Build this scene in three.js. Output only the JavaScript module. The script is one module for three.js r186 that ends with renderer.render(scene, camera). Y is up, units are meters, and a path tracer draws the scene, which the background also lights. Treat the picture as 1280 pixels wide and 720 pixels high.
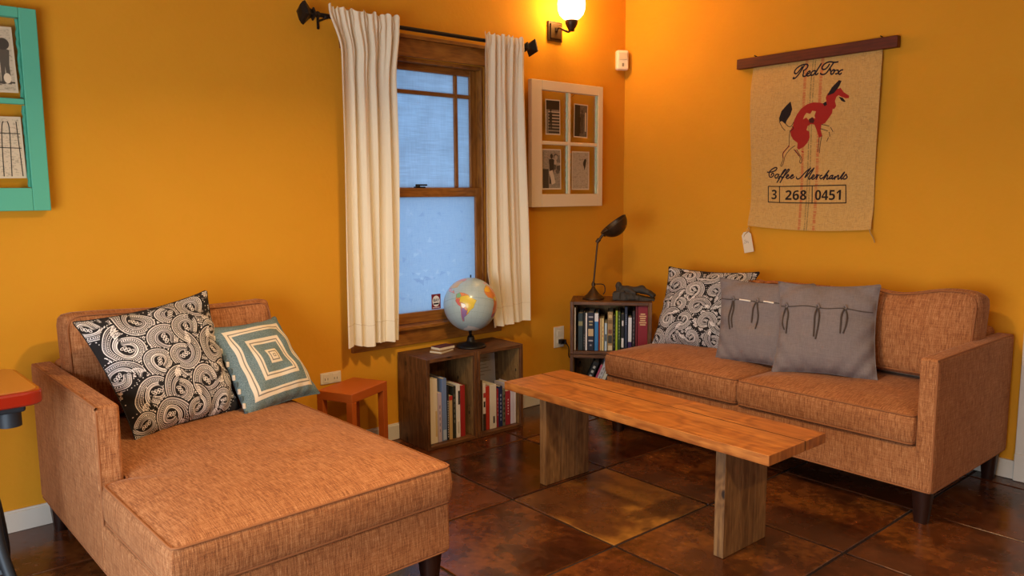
import * as THREE from 'three';
import { RoundedBoxGeometry } from 'three/addons/geometries/RoundedBoxGeometry.js';
import { mergeGeometries, mergeVertices } from 'three/addons/utils/BufferGeometryUtils.js';
import { MarchingCubes } from 'three/addons/objects/MarchingCubes.js';
import { RectAreaLightUniformsLib } from 'three/addons/lights/RectAreaLightUniformsLib.js';

// ------------------------------------------------------------------ camera, sky, large lights, exposure
const scene = new THREE.Scene();
const camera = new THREE.PerspectiveCamera(40.755, 1280 / 720, 0.05, 60);
camera.position.set(0, 1.35, 0);
camera.rotation.set(THREE.MathUtils.degToRad(-6.9895), THREE.MathUtils.degToRad(-40.336), THREE.MathUtils.degToRad(-0.347), 'YXZ');
const renderer = new THREE.WebGLRenderer({ antialias: true });
renderer.toneMapping = THREE.LinearToneMapping;
renderer.toneMappingExposure = 1.25;
renderer.shadowMap.enabled = true;
RectAreaLightUniformsLib.init();
scene.background = new THREE.Color().setRGB(0.38, 0.575, 0.80);       // even bluish daylight outside
scene.backgroundIntensity = 1.35;

const ROOM = { x0: -1.0, x1: 4.07, z0: -3.6, z1: 3.4, h: 2.9, t: 0.16 };
const DAY = new THREE.Color().setRGB(0.86, 0.95, 1.0), WARM = new THREE.Color().setRGB(1.0, 0.66, 0.30);
// daylight windows in the wall on the camera's left hand and behind it: [centre along the wall, width, sill, head]
const LEFT_WINDOWS = [[-1.15, 2.7, 0.15, 1.6]];
const REAR_WINDOWS = [];
const DAY_POWER = 4.8, REAR_POWER = 0, PENDANT_POWER = 330;
const PENDANTS = [[1.5, -1.75], [0.9, 0.7]];
function areaLight(w, h, color, power, pos, look) {
  const l = new THREE.RectAreaLight(color, power, w, h);
  l.position.set(...pos); l.lookAt(...look); scene.add(l); return l;
}
for (const [c, w, a, b] of LEFT_WINDOWS) areaLight(w - 0.12, b - a - 0.12, DAY, DAY_POWER, [ROOM.x0 + 0.02, (a + b) / 2, c], [5, (a + b) / 2, c]);
for (const [c, w, a, b] of REAR_WINDOWS) areaLight(w - 0.12, b - a - 0.12, DAY, REAR_POWER, [c, (a + b) / 2, ROOM.z1 - 0.02], [c, (a + b) / 2, -5]);

// ------------------------------------------------------------------ helpers
let seed = 7;
const rnd = () => { seed = (seed * 1664525 + 1013904223) >>> 0; return seed / 4294967296; };
const V = (x, y, z) => new THREE.Vector3(x, y, z);
const lerp = (a, b, t) => a + (b - a) * t, clamp = (v, a, b) => Math.min(b, Math.max(a, v));
const smooth = (a, b, v) => { const t = clamp((v - a) / (b - a), 0, 1); return t * t * (3 - 2 * t); };
const used = {};
function numbered(n) { const k = used[n] = (used[n] ?? -1) + 1; return k ? n + '_' + String(k).padStart(3, '0') : n; }
function thing(name, label, category, pos = [0, 0, 0], turn = 0, group) {
  const o = new THREE.Group(); o.name = numbered(name); o.position.set(...pos); o.rotation.y = turn;
  o.userData = { label, category }; if (group) o.userData.group = group; scene.add(o); return o;
}
function part(parent, name, geo, mat, label) {
  const m = new THREE.Mesh(geo, mat); m.name = name; m.castShadow = m.receiveShadow = true;
  if (label) m.userData.label = label; parent.add(m); return m;
}
function solo(name, geo, mat, label, category, pos = [0, 0, 0], group) {
  const m = part(scene, numbered(name), geo, mat); m.position.set(...pos); m.userData = { label, category };
  if (group) m.userData.group = group; return m;
}
function struct(name, geo, mat, label, category, parent = scene) {
  const m = geo ? part(parent, name, geo, mat) : new THREE.Group(); m.name = name; if (!geo) parent.add(m);
  m.userData = { label, category, kind: 'structure' }; return m;
}
function flat(g) {
  g = g.index ? g.toNonIndexed() : g;
  for (const k of Object.keys(g.attributes)) if (!['position', 'normal', 'uv'].includes(k)) g.deleteAttribute(k);
  if (!g.attributes.uv) g.setAttribute('uv', new THREE.BufferAttribute(new Float32Array(g.attributes.position.count * 2), 2));
  if (!g.attributes.normal) g.computeVertexNormals();
  return g;
}
const merge = (...gs) => mergeGeometries(gs.flat().map(flat), false);
// uv in metres by the side a face points to; the pattern's long direction is v
function boxUV(g, s = 1, swap = false, ox = 0, oy = 0, axis = null) {
  g = flat(g); const p = g.attributes.position, uv = g.attributes.uv, a = V(), b = V(), c = V();
  for (let i = 0; i < p.count; i += 3) {
    a.fromBufferAttribute(p, i); b.fromBufferAttribute(p, i + 1); c.fromBufferAttribute(p, i + 2);
    const n = b.clone().sub(a).cross(c.clone().sub(a)), ax = Math.abs(n.x), ay = Math.abs(n.y), az = Math.abs(n.z);
    [a, b, c].forEach((q, k) => {
      let u, v;
      if (ay >= ax && ay >= az) { u = q.x; v = q.z; } else if (ax >= az) { u = q.z; v = q.y; } else { u = q.x; v = q.y; }
      if (axis) { const o = ['x', 'y', 'z'].filter((k2) => k2 !== axis), fn = ay >= ax && ay >= az ? 'y' : ax >= az ? 'x' : 'z'; v = q[axis]; u = fn === o[0] ? q[o[1]] : fn === o[1] ? q[o[0]] : q[o[0]]; if (fn === axis) v = q[o[1]]; else u += fn === o[0] ? 0.13 : 0; }
      if (swap) [u, v] = [v, u];
      uv.setXY(i + k, u / s + ox, v / s + oy);
    });
  }
  return g;
}
function rbox(w, h, d, r = 0.004, x = 0, y = 0, z = 0, seg = 2) { const g = new RoundedBoxGeometry(w, h, d, seg, Math.min(r, w / 2.01, h / 2.01, d / 2.01)); g.translate(x, y, z); return g; }
function span(x0, x1, y0, y1, z0, z1, r = 0.003, seg = 1) { return rbox(x1 - x0, y1 - y0, z1 - z0, r, (x0 + x1) / 2, (y0 + y1) / 2, (z0 + z1) / 2, seg); }
function cyl(r0, r1, h, x = 0, y = 0, z = 0, n = 20) { const g = new THREE.CylinderGeometry(r0, r1, h, n); g.translate(x, y, z); return g; }
function lathe(pts, n = 28) { return new THREE.LatheGeometry(pts.map(([x, y]) => new THREE.Vector2(x, y)), n); }
function tube(pts, r, seg = 24, rs = 8, closed = false) { return new THREE.TubeGeometry(new THREE.CatmullRomCurve3(pts.map((p) => V(...p)), closed, 'catmullrom', 0.5), seg, r, rs, closed); }
function bar(a, b, r0, r1 = r0, n = 10) { const A = V(...a), B = V(...b), d = B.clone().sub(A), g = new THREE.CylinderGeometry(r1, r0, d.length(), n); g.applyQuaternion(new THREE.Quaternion().setFromUnitVectors(V(0, 1, 0), d.clone().normalize())); g.translate(...A.add(B).multiplyScalar(0.5).toArray()); return g; }
// noise
const perm = Array.from({ length: 4096 }, () => rnd());
function vnoise(x, y, px, py) {
  const xi = Math.floor(x), yi = Math.floor(y), fx = x - xi, fy = y - yi, sx = fx * fx * (3 - 2 * fx), sy = fy * fy * (3 - 2 * fy);
  const h = (i, j) => perm[((((i % px) + px) % px) * 157 + (((j % py) + py) % py) * 311 + px * 17) % 4096];
  return lerp(lerp(h(xi, yi), h(xi + 1, yi), sx), lerp(h(xi, yi + 1), h(xi + 1, yi + 1), sx), sy);
}
function fbm(u, v, fx, fy, oct = 4) { let s = 0, a = 0.5, t = 0; for (let o = 0; o < oct; o++) { s += a * vnoise(u * fx, v * fy, fx, fy); t += a; a *= 0.55; fx *= 2; fy *= 2; } return s / t; }
function dataTex(w, h, fn, srgb = true) {
  const d = new Uint8Array(w * h * 4);
  for (let j = 0; j < h; j++) for (let i = 0; i < w; i++) { const c = fn((i + 0.5) / w, (j + 0.5) / h, i, j), k = (j * w + i) * 4; for (let q = 0; q < 3; q++) d[k + q] = clamp(Math.round(c[q]), 0, 255); d[k + 3] = 255; }
  const t = new THREE.DataTexture(d, w, h); t.wrapS = t.wrapT = THREE.RepeatWrapping; t.magFilter = THREE.LinearFilter; t.minFilter = THREE.LinearMipmapLinearFilter; t.generateMipmaps = true;
  if (srgb) t.colorSpace = THREE.SRGBColorSpace; t.needsUpdate = true; return t;
}
function canvasTex(w, h, draw) {
  const c = document.createElement('canvas'); c.width = w; c.height = h; const x = c.getContext('2d'); draw(x, w, h);
  const t = new THREE.CanvasTexture(c); t.colorSpace = THREE.SRGBColorSpace; t.wrapS = t.wrapT = THREE.RepeatWrapping; return t;
}
const mix3 = (a, b, t) => [lerp(a[0], b[0], t), lerp(a[1], b[1], t), lerp(a[2], b[2], t)];
const mat = (color, roughness = 0.7, extra = {}) => new THREE.MeshStandardMaterial({ color, roughness, ...extra });
const phys = (color, roughness = 0.7, extra = {}) => new THREE.MeshPhysicalMaterial({ color, roughness, ...extra });

// ------------------------------------------------------------------ materials
function woodTex(dark, mid, light, { rings = 9, streak = 90, knots = 0 } = {}) {
  const ks = Array.from({ length: knots }, () => [rnd(), rnd(), 0.012 + rnd() * 0.014]);
  return dataTex(512, 512, (u, v) => {
    let warp = 0, kd = 0;
    for (const [kx, ky, kr] of ks) { let dx = u - kx, dy = (v - ky) * 0.6; dx -= Math.round(dx); const d = Math.hypot(dx, dy); warp += Math.exp(-d * d / (kr * kr * 9)) * 2.2; kd = Math.max(kd, 1 - smooth(kr * 0.5, kr * 1.3, d)); }
    const a = fbm(u, v, rings, 2, 3), g = 0.5 + 0.5 * Math.sin((a * 5 + warp) * 6.283), s = fbm(u, v, streak, 4, 2), f = fbm(u, v, 200, 24, 1);
    let c = mix3(dark, mid, clamp(0.25 + 0.5 * g + 0.5 * (s - 0.5), 0, 1)); c = mix3(c, light, clamp((s * 0.6 + a * 0.7 - 0.5) * 1.3 + (f - 0.5) * 0.35, 0, 1));
    return mix3(c, [dark[0] * 0.35, dark[1] * 0.3, dark[2] * 0.3], kd * 0.9);
  });
}
const T = {};
T.fabric = dataTex(1024, 1024, (u, v) => {
  const s = fbm(u, v, 260, 20, 2), w = fbm(u, v, 16, 260, 2), big = fbm(u, v, 5, 5, 3), fine = fbm(u, v, 512, 400, 1), k = 0.5 + (s - 0.5) * 0.8 + (w - 0.5) * 0.36 + (fine - 0.5) * 0.45 + (big - 0.5) * 0.15;
  return k < 0.5 ? mix3([106, 61, 33], [160, 102, 60], clamp(k / 0.5, 0, 1)) : mix3([160, 102, 60], [200, 148, 103], clamp((k - 0.5) / 0.5, 0, 1));
});
T.fabricBump = dataTex(512, 512, (u, v) => { const k = 255 * (0.5 * fbm(u, v, 105, 12, 2) + 0.3 * fbm(u, v, 10, 120, 2) + 0.2 * fbm(u, v, 250, 200, 1)); return [k, k, k]; }, false);
T.wallBump = dataTex(512, 512, (u, v) => { const k = 255 * fbm(u, v, 90, 90, 3); return [k, k, k]; }, false);
T.wall = dataTex(512, 512, (u, v) => mix3([219, 154, 41], [223, 159, 45], fbm(u, v, 6, 6, 4)));
T.floor = dataTex(1024, 1024, (u, v) => {
  const st = fbm(u, v, 10, 60, 3), sp = fbm(u, v, 60, 60, 3), a = fbm(u, v, 5, 5, 5), b = fbm(u + 0.37, v + 0.11, 9, 7, 5), s = fbm(u, v, 14, 40, 4), f = fbm(u, v, 120, 120, 2), d = fbm(u + 0.7, v + 0.3, 16, 11, 4);
  let c = mix3([70, 37, 20], [98, 56, 31], smooth(0.3, 0.7, a + (sp - 0.5) * 0.3)); c = mix3(c, [146, 96, 44], smooth(0.54, 0.76, b + (sp - 0.5) * 0.25) * 0.45); c = mix3(c, [44, 24, 14], smooth(0.54, 0.74, d + (st - 0.5) * 0.35) * 0.5);
  c = mix3(c, [120, 72, 44], smooth(0.55, 0.72, s * 0.6 + st * 0.4) * 0.45); return c.map((q) => q * (0.9 + 0.2 * f));
});
T.floorRough = dataTex(512, 512, (u, v) => { const k = 255 * clamp(0.02 + 0.32 * fbm(u, v, 8, 8, 5) + 0.12 * fbm(u, v, 60, 60, 2), 0, 1); return [k, k, k]; }, false);
T.crate = woodTex([66, 38, 20], [104, 66, 36], [134, 92, 54], { rings: 6, streak: 50, knots: 3 });
T.crateIn = woodTex([88, 62, 32], [128, 96, 54], [160, 124, 74], { rings: 6, streak: 50, knots: 4 });
T.tableTop = woodTex([132, 72, 28], [188, 114, 48], [214, 146, 74], { rings: 4, streak: 40, knots: 2 });
T.tableLeg = woodTex([92, 62, 36], [134, 98, 60], [168, 130, 84], { rings: 8, streak: 60, knots: 1 });
T.trim = woodTex([116, 68, 22], [152, 96, 34], [176, 120, 50], { rings: 5, streak: 70 });
T.linen = dataTex(512, 512, (u, v) => { const k = 1 + 0.12 * (fbm(u, v, 256, 20, 2) - 0.5) + 0.12 * (fbm(u, v, 20, 256, 2) - 0.5) + 0.08 * (fbm(u, v, 250, 250, 1) - 0.5); return [124 * k, 115 * k, 117 * k]; });
T.weave = dataTex(256, 256, (u, v) => { const k = 255 * (0.5 * fbm(u, v, 128, 12, 2) + 0.5 * fbm(u, v, 12, 128, 2)); return [k, k, k]; }, false);

const M = {
  wall: phys('#ffffff', 0.8, { specularIntensity: 0.25, map: T.wall, bumpMap: T.wallBump, bumpScale: 0.0006 }),
  ceiling: mat('#efe4d0', 0.9),
  base: mat('#dcd8d0', 0.45),
  fabric: phys('#ffffff', 0.92, { sheen: 0.7, sheenRoughness: 0.4, sheenColor: new THREE.Color().setRGB(0.78, 0.62, 0.48), map: T.fabric, bumpMap: T.fabricBump, bumpScale: 0.0012 }),
  pipe: mat('#97603a', 0.9),
  leg: mat('#2a1510', 0.4),
  grout: mat('#20100a', 0.8),
  crate: mat('#ffffff', 0.5, { map: T.crate }), crateIn: mat('#ffffff', 0.7, { map: T.crateIn }),
  tableTop: mat('#ffffff', 0.42, { map: T.tableTop, bumpMap: T.tableTop, bumpScale: 0.0006 }), tableLeg: mat('#ffffff', 0.55, { map: T.tableLeg }),
  trim: mat('#ffffff', 0.4, { map: T.trim }),
  black: mat('#141010', 0.45, { metalness: 0.3 }),
  bronze: mat('#4a3826', 0.42, { metalness: 0.6 }),
  cream: phys('#faf0d8', 0.95, { transmission: 0.15, thickness: 0 }),
  linen: mat('#ffffff', 0.95, { map: T.linen, bumpMap: T.weave, bumpScale: 0.0008 }),
  plastic: mat('#e9e2d2', 0.4),
  orangeTable: mat('#b45a20', 0.42), 
  red: phys('#93200f', 0.25, { clearcoat: 0.6, clearcoatRoughness: 0.15 }),
  iron: mat('#333b44', 0.5, { metalness: 0.4 }),
  stone: mat('#3a342d', 0.7),
  page: mat('#d9cdb4', 0.9),
  glass: phys('#ffffff', 0.04, { transmission: 1, thickness: 0, ior: 1.45 }),
};
const floorMats = ['#f4e8e0', '#d2c0b4', '#fff4dc', '#c2b0a8', '#ecd8c4'].map((c) => mat(c, 1, { map: T.floor, roughnessMap: T.floorRough, bumpMap: T.floorRough, bumpScale: 0.002 }));

T.ochre = dataTex(1024, 1024, (u, v) => { const a = fbm(u, v, 9, 7, 5), b = fbm(u + 0.3, v, 6, 12, 5), f = fbm(u, v, 100, 100, 2); let c = mix3([92, 54, 28], [158, 108, 46], smooth(0.35, 0.62, a)); c = mix3(c, [66, 37, 20], smooth(0.52, 0.68, b) * 0.7); return c.map((q) => q * (0.9 + 0.2 * f)); });
const ochreTile = mat('#ffffff', 1, { map: T.ochre, roughnessMap: T.floorRough, bumpMap: T.floorRough, bumpScale: 0.002 });

// ------------------------------------------------------------------ the room
{
  const { x0, x1, z0, z1, h, t } = ROOM;
  function wallShape(w, holes) {                         // a wall in its own plane, with real openings and thickness
    const s = new THREE.Shape([[0, 0], [w, 0], [w, h], [0, h]].map(([a, b]) => new THREE.Vector2(a, b)));
    for (const [a, b, c, d] of holes) s.holes.push(new THREE.Path([[a, c], [a, d], [b, d], [b, c]].map(([p, q]) => new THREE.Vector2(p, q))));
    return new THREE.ExtrudeGeometry(s, { depth: t, bevelEnabled: false });
  }
  const back = wallShape(x1 - x0, [[2.05 - x0, 2.85 - x0, 0.62, 2.07]]); back.translate(x0, 0, z0 - t);
  struct('wall_back', boxUV(back, 1.3), M.wall, 'orange painted wall with the frosted window', 'wall');
  const right = wallShape(z1 - z0, []); right.rotateY(-Math.PI / 2); right.translate(x1 + t, 0, z0);
  struct('wall_right', boxUV(right, 1.3), M.wall, 'orange painted wall behind the sofa', 'wall');
  const left = wallShape(z1 - z0, LEFT_WINDOWS.map(([c, w, a, b]) => [c - w / 2 - z0, c + w / 2 - z0, a, b])); left.rotateY(-Math.PI / 2); left.translate(x0, 0, z0);
  struct('wall_left', boxUV(left, 1.3), M.wall, 'orange painted wall with a wide daylight window', 'wall');
  const front = wallShape(x1 - x0, REAR_WINDOWS.map(([c, w, a, b]) => [c - w / 2 - x0, c + w / 2 - x0, a, b])); front.translate(x0, 0, z1);
  struct('wall_front', boxUV(front, 1.3), M.wall, 'orange painted wall opposite the window wall', 'wall');
  struct('ceiling', span(x0 - t, x1 + t, h, h + t, z0 - t, z1 + t), M.ceiling, 'off-white ceiling', 'ceiling');
  const pane = mat('#dfe8f0', 0.6, { emissive: DAY, emissiveIntensity: 1.2 });
  let n = 2;
  for (const [c, w, a, b] of LEFT_WINDOWS) {
    const g = struct('window_' + n++, null, null, 'daylight window in the wall on the left', 'window'); g.position.set(x0 - 0.05, a, c);
    part(g, 'pane', span(-0.01, 0.01, 0, b - a, -w / 2, w / 2), pane);
    part(g, 'frame', merge(span(-0.03, 0.04, 0, 0.06, -w / 2, w / 2), span(-0.03, 0.04, b - a - 0.06, b - a, -w / 2, w / 2), span(-0.03, 0.04, 0, b - a, -w / 2, -w / 2 + 0.06), span(-0.03, 0.04, 0, b - a, w / 2 - 0.06, w / 2)), M.trim);
  }
  for (const [c, w, a, b] of REAR_WINDOWS) {
    const g = struct('window_' + n++, null, null, 'wide daylight window in the wall opposite', 'window'); g.position.set(c, a, z1 + 0.05);
    part(g, 'pane', span(-w / 2, w / 2, 0, b - a, -0.01, 0.01), pane);
    part(g, 'frame', merge(span(-w / 2, w / 2, 0, 0.06, -0.04, 0.03), span(-w / 2, w / 2, b - a - 0.06, b - a, -0.04, 0.03), span(-w / 2, -w / 2 + 0.06, 0, b - a, -0.04, 0.03), span(w / 2 - 0.06, w / 2, 0, b - a, -0.04, 0.03)), M.trim);
  }
  // floor: stained square slabs with recessed joints
  const S = 0.606, J = 0.011, fx = 2.137, fz = -2.522;
  const f = struct('floor', span(x0 - t, x1 + t, -0.12, -0.006, z0 - t, z1 + t), M.grout, 'dark brown stained floor of square slabs', 'floor');
  const variants = [];
  for (let k = 0; k < 9; k++) {
    const g = new RoundedBoxGeometry(S - J, 0.03, S - J, 2, 0.005), p = g.attributes.position, ox = rnd(), oy = rnd(), a = rnd() < 0.5;
    g.translate(0, -0.015, 0);
    variants.push(boxUV(g, 2.1, a, ox, oy));
  }
  const i0 = Math.floor((x0 - fx) / S), i1 = Math.ceil((x1 - fx) / S), j0 = Math.floor((z0 - fz) / S), j1 = Math.ceil((z1 - fz) / S);
  for (let i = i0; i < i1; i++) for (let j = j0; j < j1; j++) {
    const vi = Math.floor(rnd() * 9), mi = Math.floor(rnd() * 5), m = part(f, 'floor_tile', variants[vi], i === 0 && j === 0 ? ochreTile : floorMats[mi]);
    m.position.set(fx + (i + 0.5) * S, -0.0012 * rnd(), fz + (j + 0.5) * S); m.rotation.set((rnd() - 0.5) * 0.003, 0, (rnd() - 0.5) * 0.003);
  }
  const bb = (x0_, x1_, z0_, z1_) => merge(span(x0_, x1_, 0, 0.082, z0_, z1_, 0.003), span(x0_, x1_, 0.078, 0.09, z0_ === z0 ? z0 : z0_ + 0.0, z0_ === z0 ? z1_ - 0.006 : z1_, 0.003));
  struct('baseboard_back', bb(x0, x1, z0, z0 + 0.015), M.base, 'white baseboard under the window wall', 'baseboard');
  struct('baseboard_right', span(x1 - 0.015, x1, 0, 0.09, z0, -1.15, 0.004), M.base, 'white baseboard behind the sofa', 'baseboard');
  struct('trim_1', merge(span(x1 - 0.022, x1, 0, 2.1, -1.15, -1.03, 0.004), span(x1 - 0.028, x1, 0, 0.13, -1.15, -1.03, 0.004), span(x1 - 0.022, x1, 0, 2.1, -0.2, -0.08, 0.004), span(x1 - 0.024, x1, 2.1, 2.22, -1.15, -0.08, 0.004)), M.base, 'white door casing on the wall beside the sofa arm', 'door trim');
}
{
  const d = struct('door_1', null, null, 'white panelled door in the wall beside the sofa', 'door'); d.position.set(ROOM.x1, 0, -0.615);
  part(d, 'leaf', span(-0.012, 0, 0.01, 2.1, -0.415, 0.415, 0.002), M.base);
  for (const [a, b] of [[0.15, 0.85], [1.05, 1.95]]) for (const s of [-1, 1]) part(d, 'panel', span(-0.018, -0.01, a, b, s * 0.2 - 0.14, s * 0.2 + 0.14, 0.004), M.base);
  part(d, 'handle', merge(cyl(0.02, 0.02, 0.012, -0.018, 1.0, -0.36), bar([-0.02, 1.0, -0.36], [-0.06, 1.0, -0.36], 0.009), bar([-0.058, 1.0, -0.365], [-0.058, 1.0, -0.26], 0.009)), M.bronze);
}
// unseen pendant lamps; shallow shades added to keep the upper walls dark
for (const [x, z] of PENDANTS) {
  const t = thing('unseen_pendant_lamp', 'unseen bronze pendant lamp, shallow shade added to darken the upper walls, hanging ' + (z < 0 ? 'above the chaise and coffee table' : 'over the open floor away from the sofa'), 'pendant lamp', [x, 2.27, z], 0, 'pendant lamps');
  part(t, 'cord', cyl(0.004, 0.004, ROOM.h - 2.42, 0, (ROOM.h - 2.27 + 0.15) / 2, 0, 8), M.black);
  part(t, 'shade', lathe([[0.02, 0.15], [0.03, 0.12], [0.11, 0.085], [0.165, 0.04], [0.185, 0], [0.181, 0], [0.161, 0.038], [0.107, 0.08], [0.026, 0.115], [0.0001, 0.118]], 40), M.bronze);
  part(t, 'glowing_disc', cyl(0.1, 0.1, 0.008, 0, 0.072, 0, 32), mat('#fff2dd', 0.5, { emissive: WARM, emissiveIntensity: 4 }));
  areaLight(0.17, 0.17, WARM, PENDANT_POWER, [x, 2.27 + 0.064, z], [x, 0, z + 0.001]);
}

// ------------------------------------------------------------------ seating
// closed soft block over a plan made of boxes [x0,x1,z0,z1]: rounded edges, crowned top
function softBlock(boxes, y0, y1, r, crown = 0.02, step = 0.03, sag = null, side = 0.006) {
  const uniq = (k) => {
    const e = [...new Set(boxes.flatMap((b) => [b[k], b[k + 1]]))].sort((a, b) => a - b), out = [];
    for (let i = 0; i < e.length - 1; i++) {
      const w = e[i + 1] - e[i], n = Math.max(4, Math.ceil(w / step)); out.push(e[i]);
      if (w > 4 * r) { out.push(e[i] + r * 0.35, e[i] + r, e[i + 1] - r, e[i + 1] - r * 0.35); }
      for (let q = 1; q < n; q++) { const v = e[i] + w * q / n; if (v > e[i] + r * 1.2 && v < e[i + 1] - r * 1.2) out.push(v); }
    }
    out.push(e[e.length - 1]); return [...new Set(out)].sort((a, b) => a - b);
  };
  const X = uniq(0), Z = uniq(2), hh = y1 - y0, Y = [y0, y0 + r * 0.35, y0 + r, (y0 + y1) / 2, y1 - r, y1 - r * 0.35, y1];
  const inside = (x, z) => boxes.some((b) => x > b[0] && x < b[1] && z > b[2] && z < b[3]);
  const pos = [], quad = (a, b, c, d) => pos.push(...a, ...b, ...c, ...a, ...c, ...d);
  for (let i = 0; i < X.length - 1; i++) for (let j = 0; j < Z.length - 1; j++) {
    const xm = (X[i] + X[i + 1]) / 2, zm = (Z[j] + Z[j + 1]) / 2; if (!inside(xm, zm)) continue;
    const [xa, xb, za, zb] = [X[i], X[i + 1], Z[j], Z[j + 1]];
    quad([xa, y1, za], [xa, y1, zb], [xb, y1, zb], [xb, y1, za]); quad([xa, y0, zb], [xa, y0, za], [xb, y0, za], [xb, y0, zb]);
    for (let k = 0; k < Y.length - 1; k++) {
      const [ya, yb] = [Y[k], Y[k + 1]];
      if (!inside(xa - 1e-3, zm)) quad([xa, ya, za], [xa, ya, zb], [xa, yb, zb], [xa, yb, za]);
      if (!inside(xb + 1e-3, zm)) quad([xb, ya, zb], [xb, ya, za], [xb, yb, za], [xb, yb, zb]);
      if (!inside(xm, za - 1e-3)) quad([xb, ya, za], [xa, ya, za], [xa, yb, za], [xb, yb, za]);
      if (!inside(xm, zb + 1e-3)) quad([xa, ya, zb], [xb, ya, zb], [xb, yb, zb], [xa, yb, zb]);
    }
  }
  const q = V(), best = V(), p = V();
  for (let i = 0; i < pos.length; i += 3) {
    p.set(pos[i], pos[i + 1], pos[i + 2]); let bd = 1e9;
    for (const b of boxes) {
      const e = [r, r, r, r];
      q.set(clamp(p.x, b[0] + e[0], b[1] - e[1]), clamp(p.y, y0 + r, y1 - r), clamp(p.z, b[2] + e[2], b[3] - e[3])); const d = q.distanceTo(p); if (d < bd) { bd = d; best.copy(q); }
    }
    const ex = Math.max(...boxes.map((b) => Math.min(p.x - b[0], b[1] - p.x, p.z - b[2], b[3] - p.z)));   // distance inside the plan
    const d = p.clone().sub(best); if (d.length() > 1e-6) { const L = d.length(); p.copy(best).addScaledVector(d, Math.min(r, L) / L); }
    const c = 1 - Math.exp(-Math.pow(Math.max(0, ex) / 0.11, 1.4)), wob = (vnoise(p.x * 9 + 40, p.z * 9 + 40, 512, 512) - 0.5) * 0.008;
    const f = (p.y - y0) / hh;
    if (f > 0.9) p.y += crown * c + wob * c; 
    if (ex < 0.001) { const k = Math.sin(Math.PI * clamp(f, 0, 1)) * side; const cx = Math.sign(d.x) * (Math.abs(d.x) > 1e-4 ? 1 : 0), cz = Math.sign(d.z) * (Math.abs(d.z) > 1e-4 ? 1 : 0); p.x += cx * k; p.z += cz * k; }
    if (sag) sag(p, f);
    pos[i] = p.x; pos[i + 1] = p.y; pos[i + 2] = p.z;
  }
  let g = new THREE.BufferGeometry(); g.setAttribute('position', new THREE.Float32BufferAttribute(pos, 3)); g = mergeVertices(g, 1e-4); g.computeVertexNormals(); return g;
}
// piping around a plan outline with rounded corners
function pipingLoop(pts, y, r = 0.0042, cr = 0.02, move = null) {
  const out = [], n = pts.length;
  for (let i = 0; i < n; i++) {
    const a = V(pts[(i + n - 1) % n][0], y, pts[(i + n - 1) % n][1]), b = V(pts[i][0], y, pts[i][1]), c = V(pts[(i + 1) % n][0], y, pts[(i + 1) % n][1]);
    const u = a.clone().sub(b).normalize(), v = c.clone().sub(b).normalize(), p0 = b.clone().addScaledVector(u, cr), p1 = b.clone().addScaledVector(v, cr);
    out.push(p0, p0.clone().lerp(p1, 0.5).lerp(b, 0.42), p1); const L = p1.distanceTo(c) - cr; for (let k = 1; k < Math.max(2, L / 0.1); k++) out.push(p1.clone().addScaledVector(v, L * k / Math.max(2, L / 0.1)));
  }
  if (move) out.forEach(move);
  return new THREE.TubeGeometry(new THREE.CatmullRomCurve3(out, true, 'catmullrom', 0.4), out.length * 4, r, 6, true);
}
const fuv = (g) => boxUV(g, 0.5);
function taperLeg(h, a, b) { const g = new THREE.CylinderGeometry(a * 0.7071, b * 0.7071, h, 4, 1); g.rotateY(Math.PI / 4); g.translate(0, h / 2, 0); return flat(g.toNonIndexed()); }
const LEG = 0.14, SEAT0 = 0.312, SEAT1 = 0.448, ARM = 0.69, AT = 0.076;
function armPart(t, x0, x1, z0, z1, outer) {
  const a = part(t, 'arm', fuv(span(x0, x1, LEG, ARM, z0, z1, 0.014, 4)), M.fabric), xo = outer < 0 ? x0 + 0.006 : x1 - 0.006;
  const side = (x) => tube([[x, LEG + 0.01, z1 - 0.003], [x, 0.4, z1 - 0.003], [x, ARM - 0.03, z1 - 0.003], [x, ARM - 0.008, z1 - 0.007], [x, ARM - 0.003, z1 - 0.028], [x, ARM - 0.002, (z0 + z1) / 2], [x, ARM - 0.003, z0 + 0.04], [x, ARM - 0.014, z0 + 0.01]], 0.0042, 60, 6);
  part(a, 'piping', side(xo), M.pipe);
  return a;
}
function backCushion(t, x0, x1, zf, y0, y1, thick, tilt, sag, crown = 0.04) {
  const w = x1 - x0, h = y1 - y0;                         // made lying down, then stood up
  const g = softBlock([[-w / 2, w / 2, -h / 2, h / 2]], 0, thick, 0.035, crown, 0.035, sag, 0.012);
  const pl = pipingLoop([[-w / 2 + 0.006, -h / 2 + 0.006], [w / 2 - 0.006, -h / 2 + 0.006], [w / 2 - 0.006, h / 2 - 0.006], [-w / 2 + 0.006, h / 2 - 0.006]], thick - 0.006, 0.004, 0.05, sag ? (p) => sag(p, 1) : null);
  const place = (q) => { q.rotateX(Math.PI / 2 - tilt); q.translate((x0 + x1) / 2, y0 + h / 2 * Math.cos(tilt), zf - thick - Math.sin(tilt) * h / 2); return q; };
  const c = part(t, 'back_cushion', boxUV(place(g), 0.5), M.fabric); part(c, 'piping', place(pl), M.pipe); return c;
}
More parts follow.
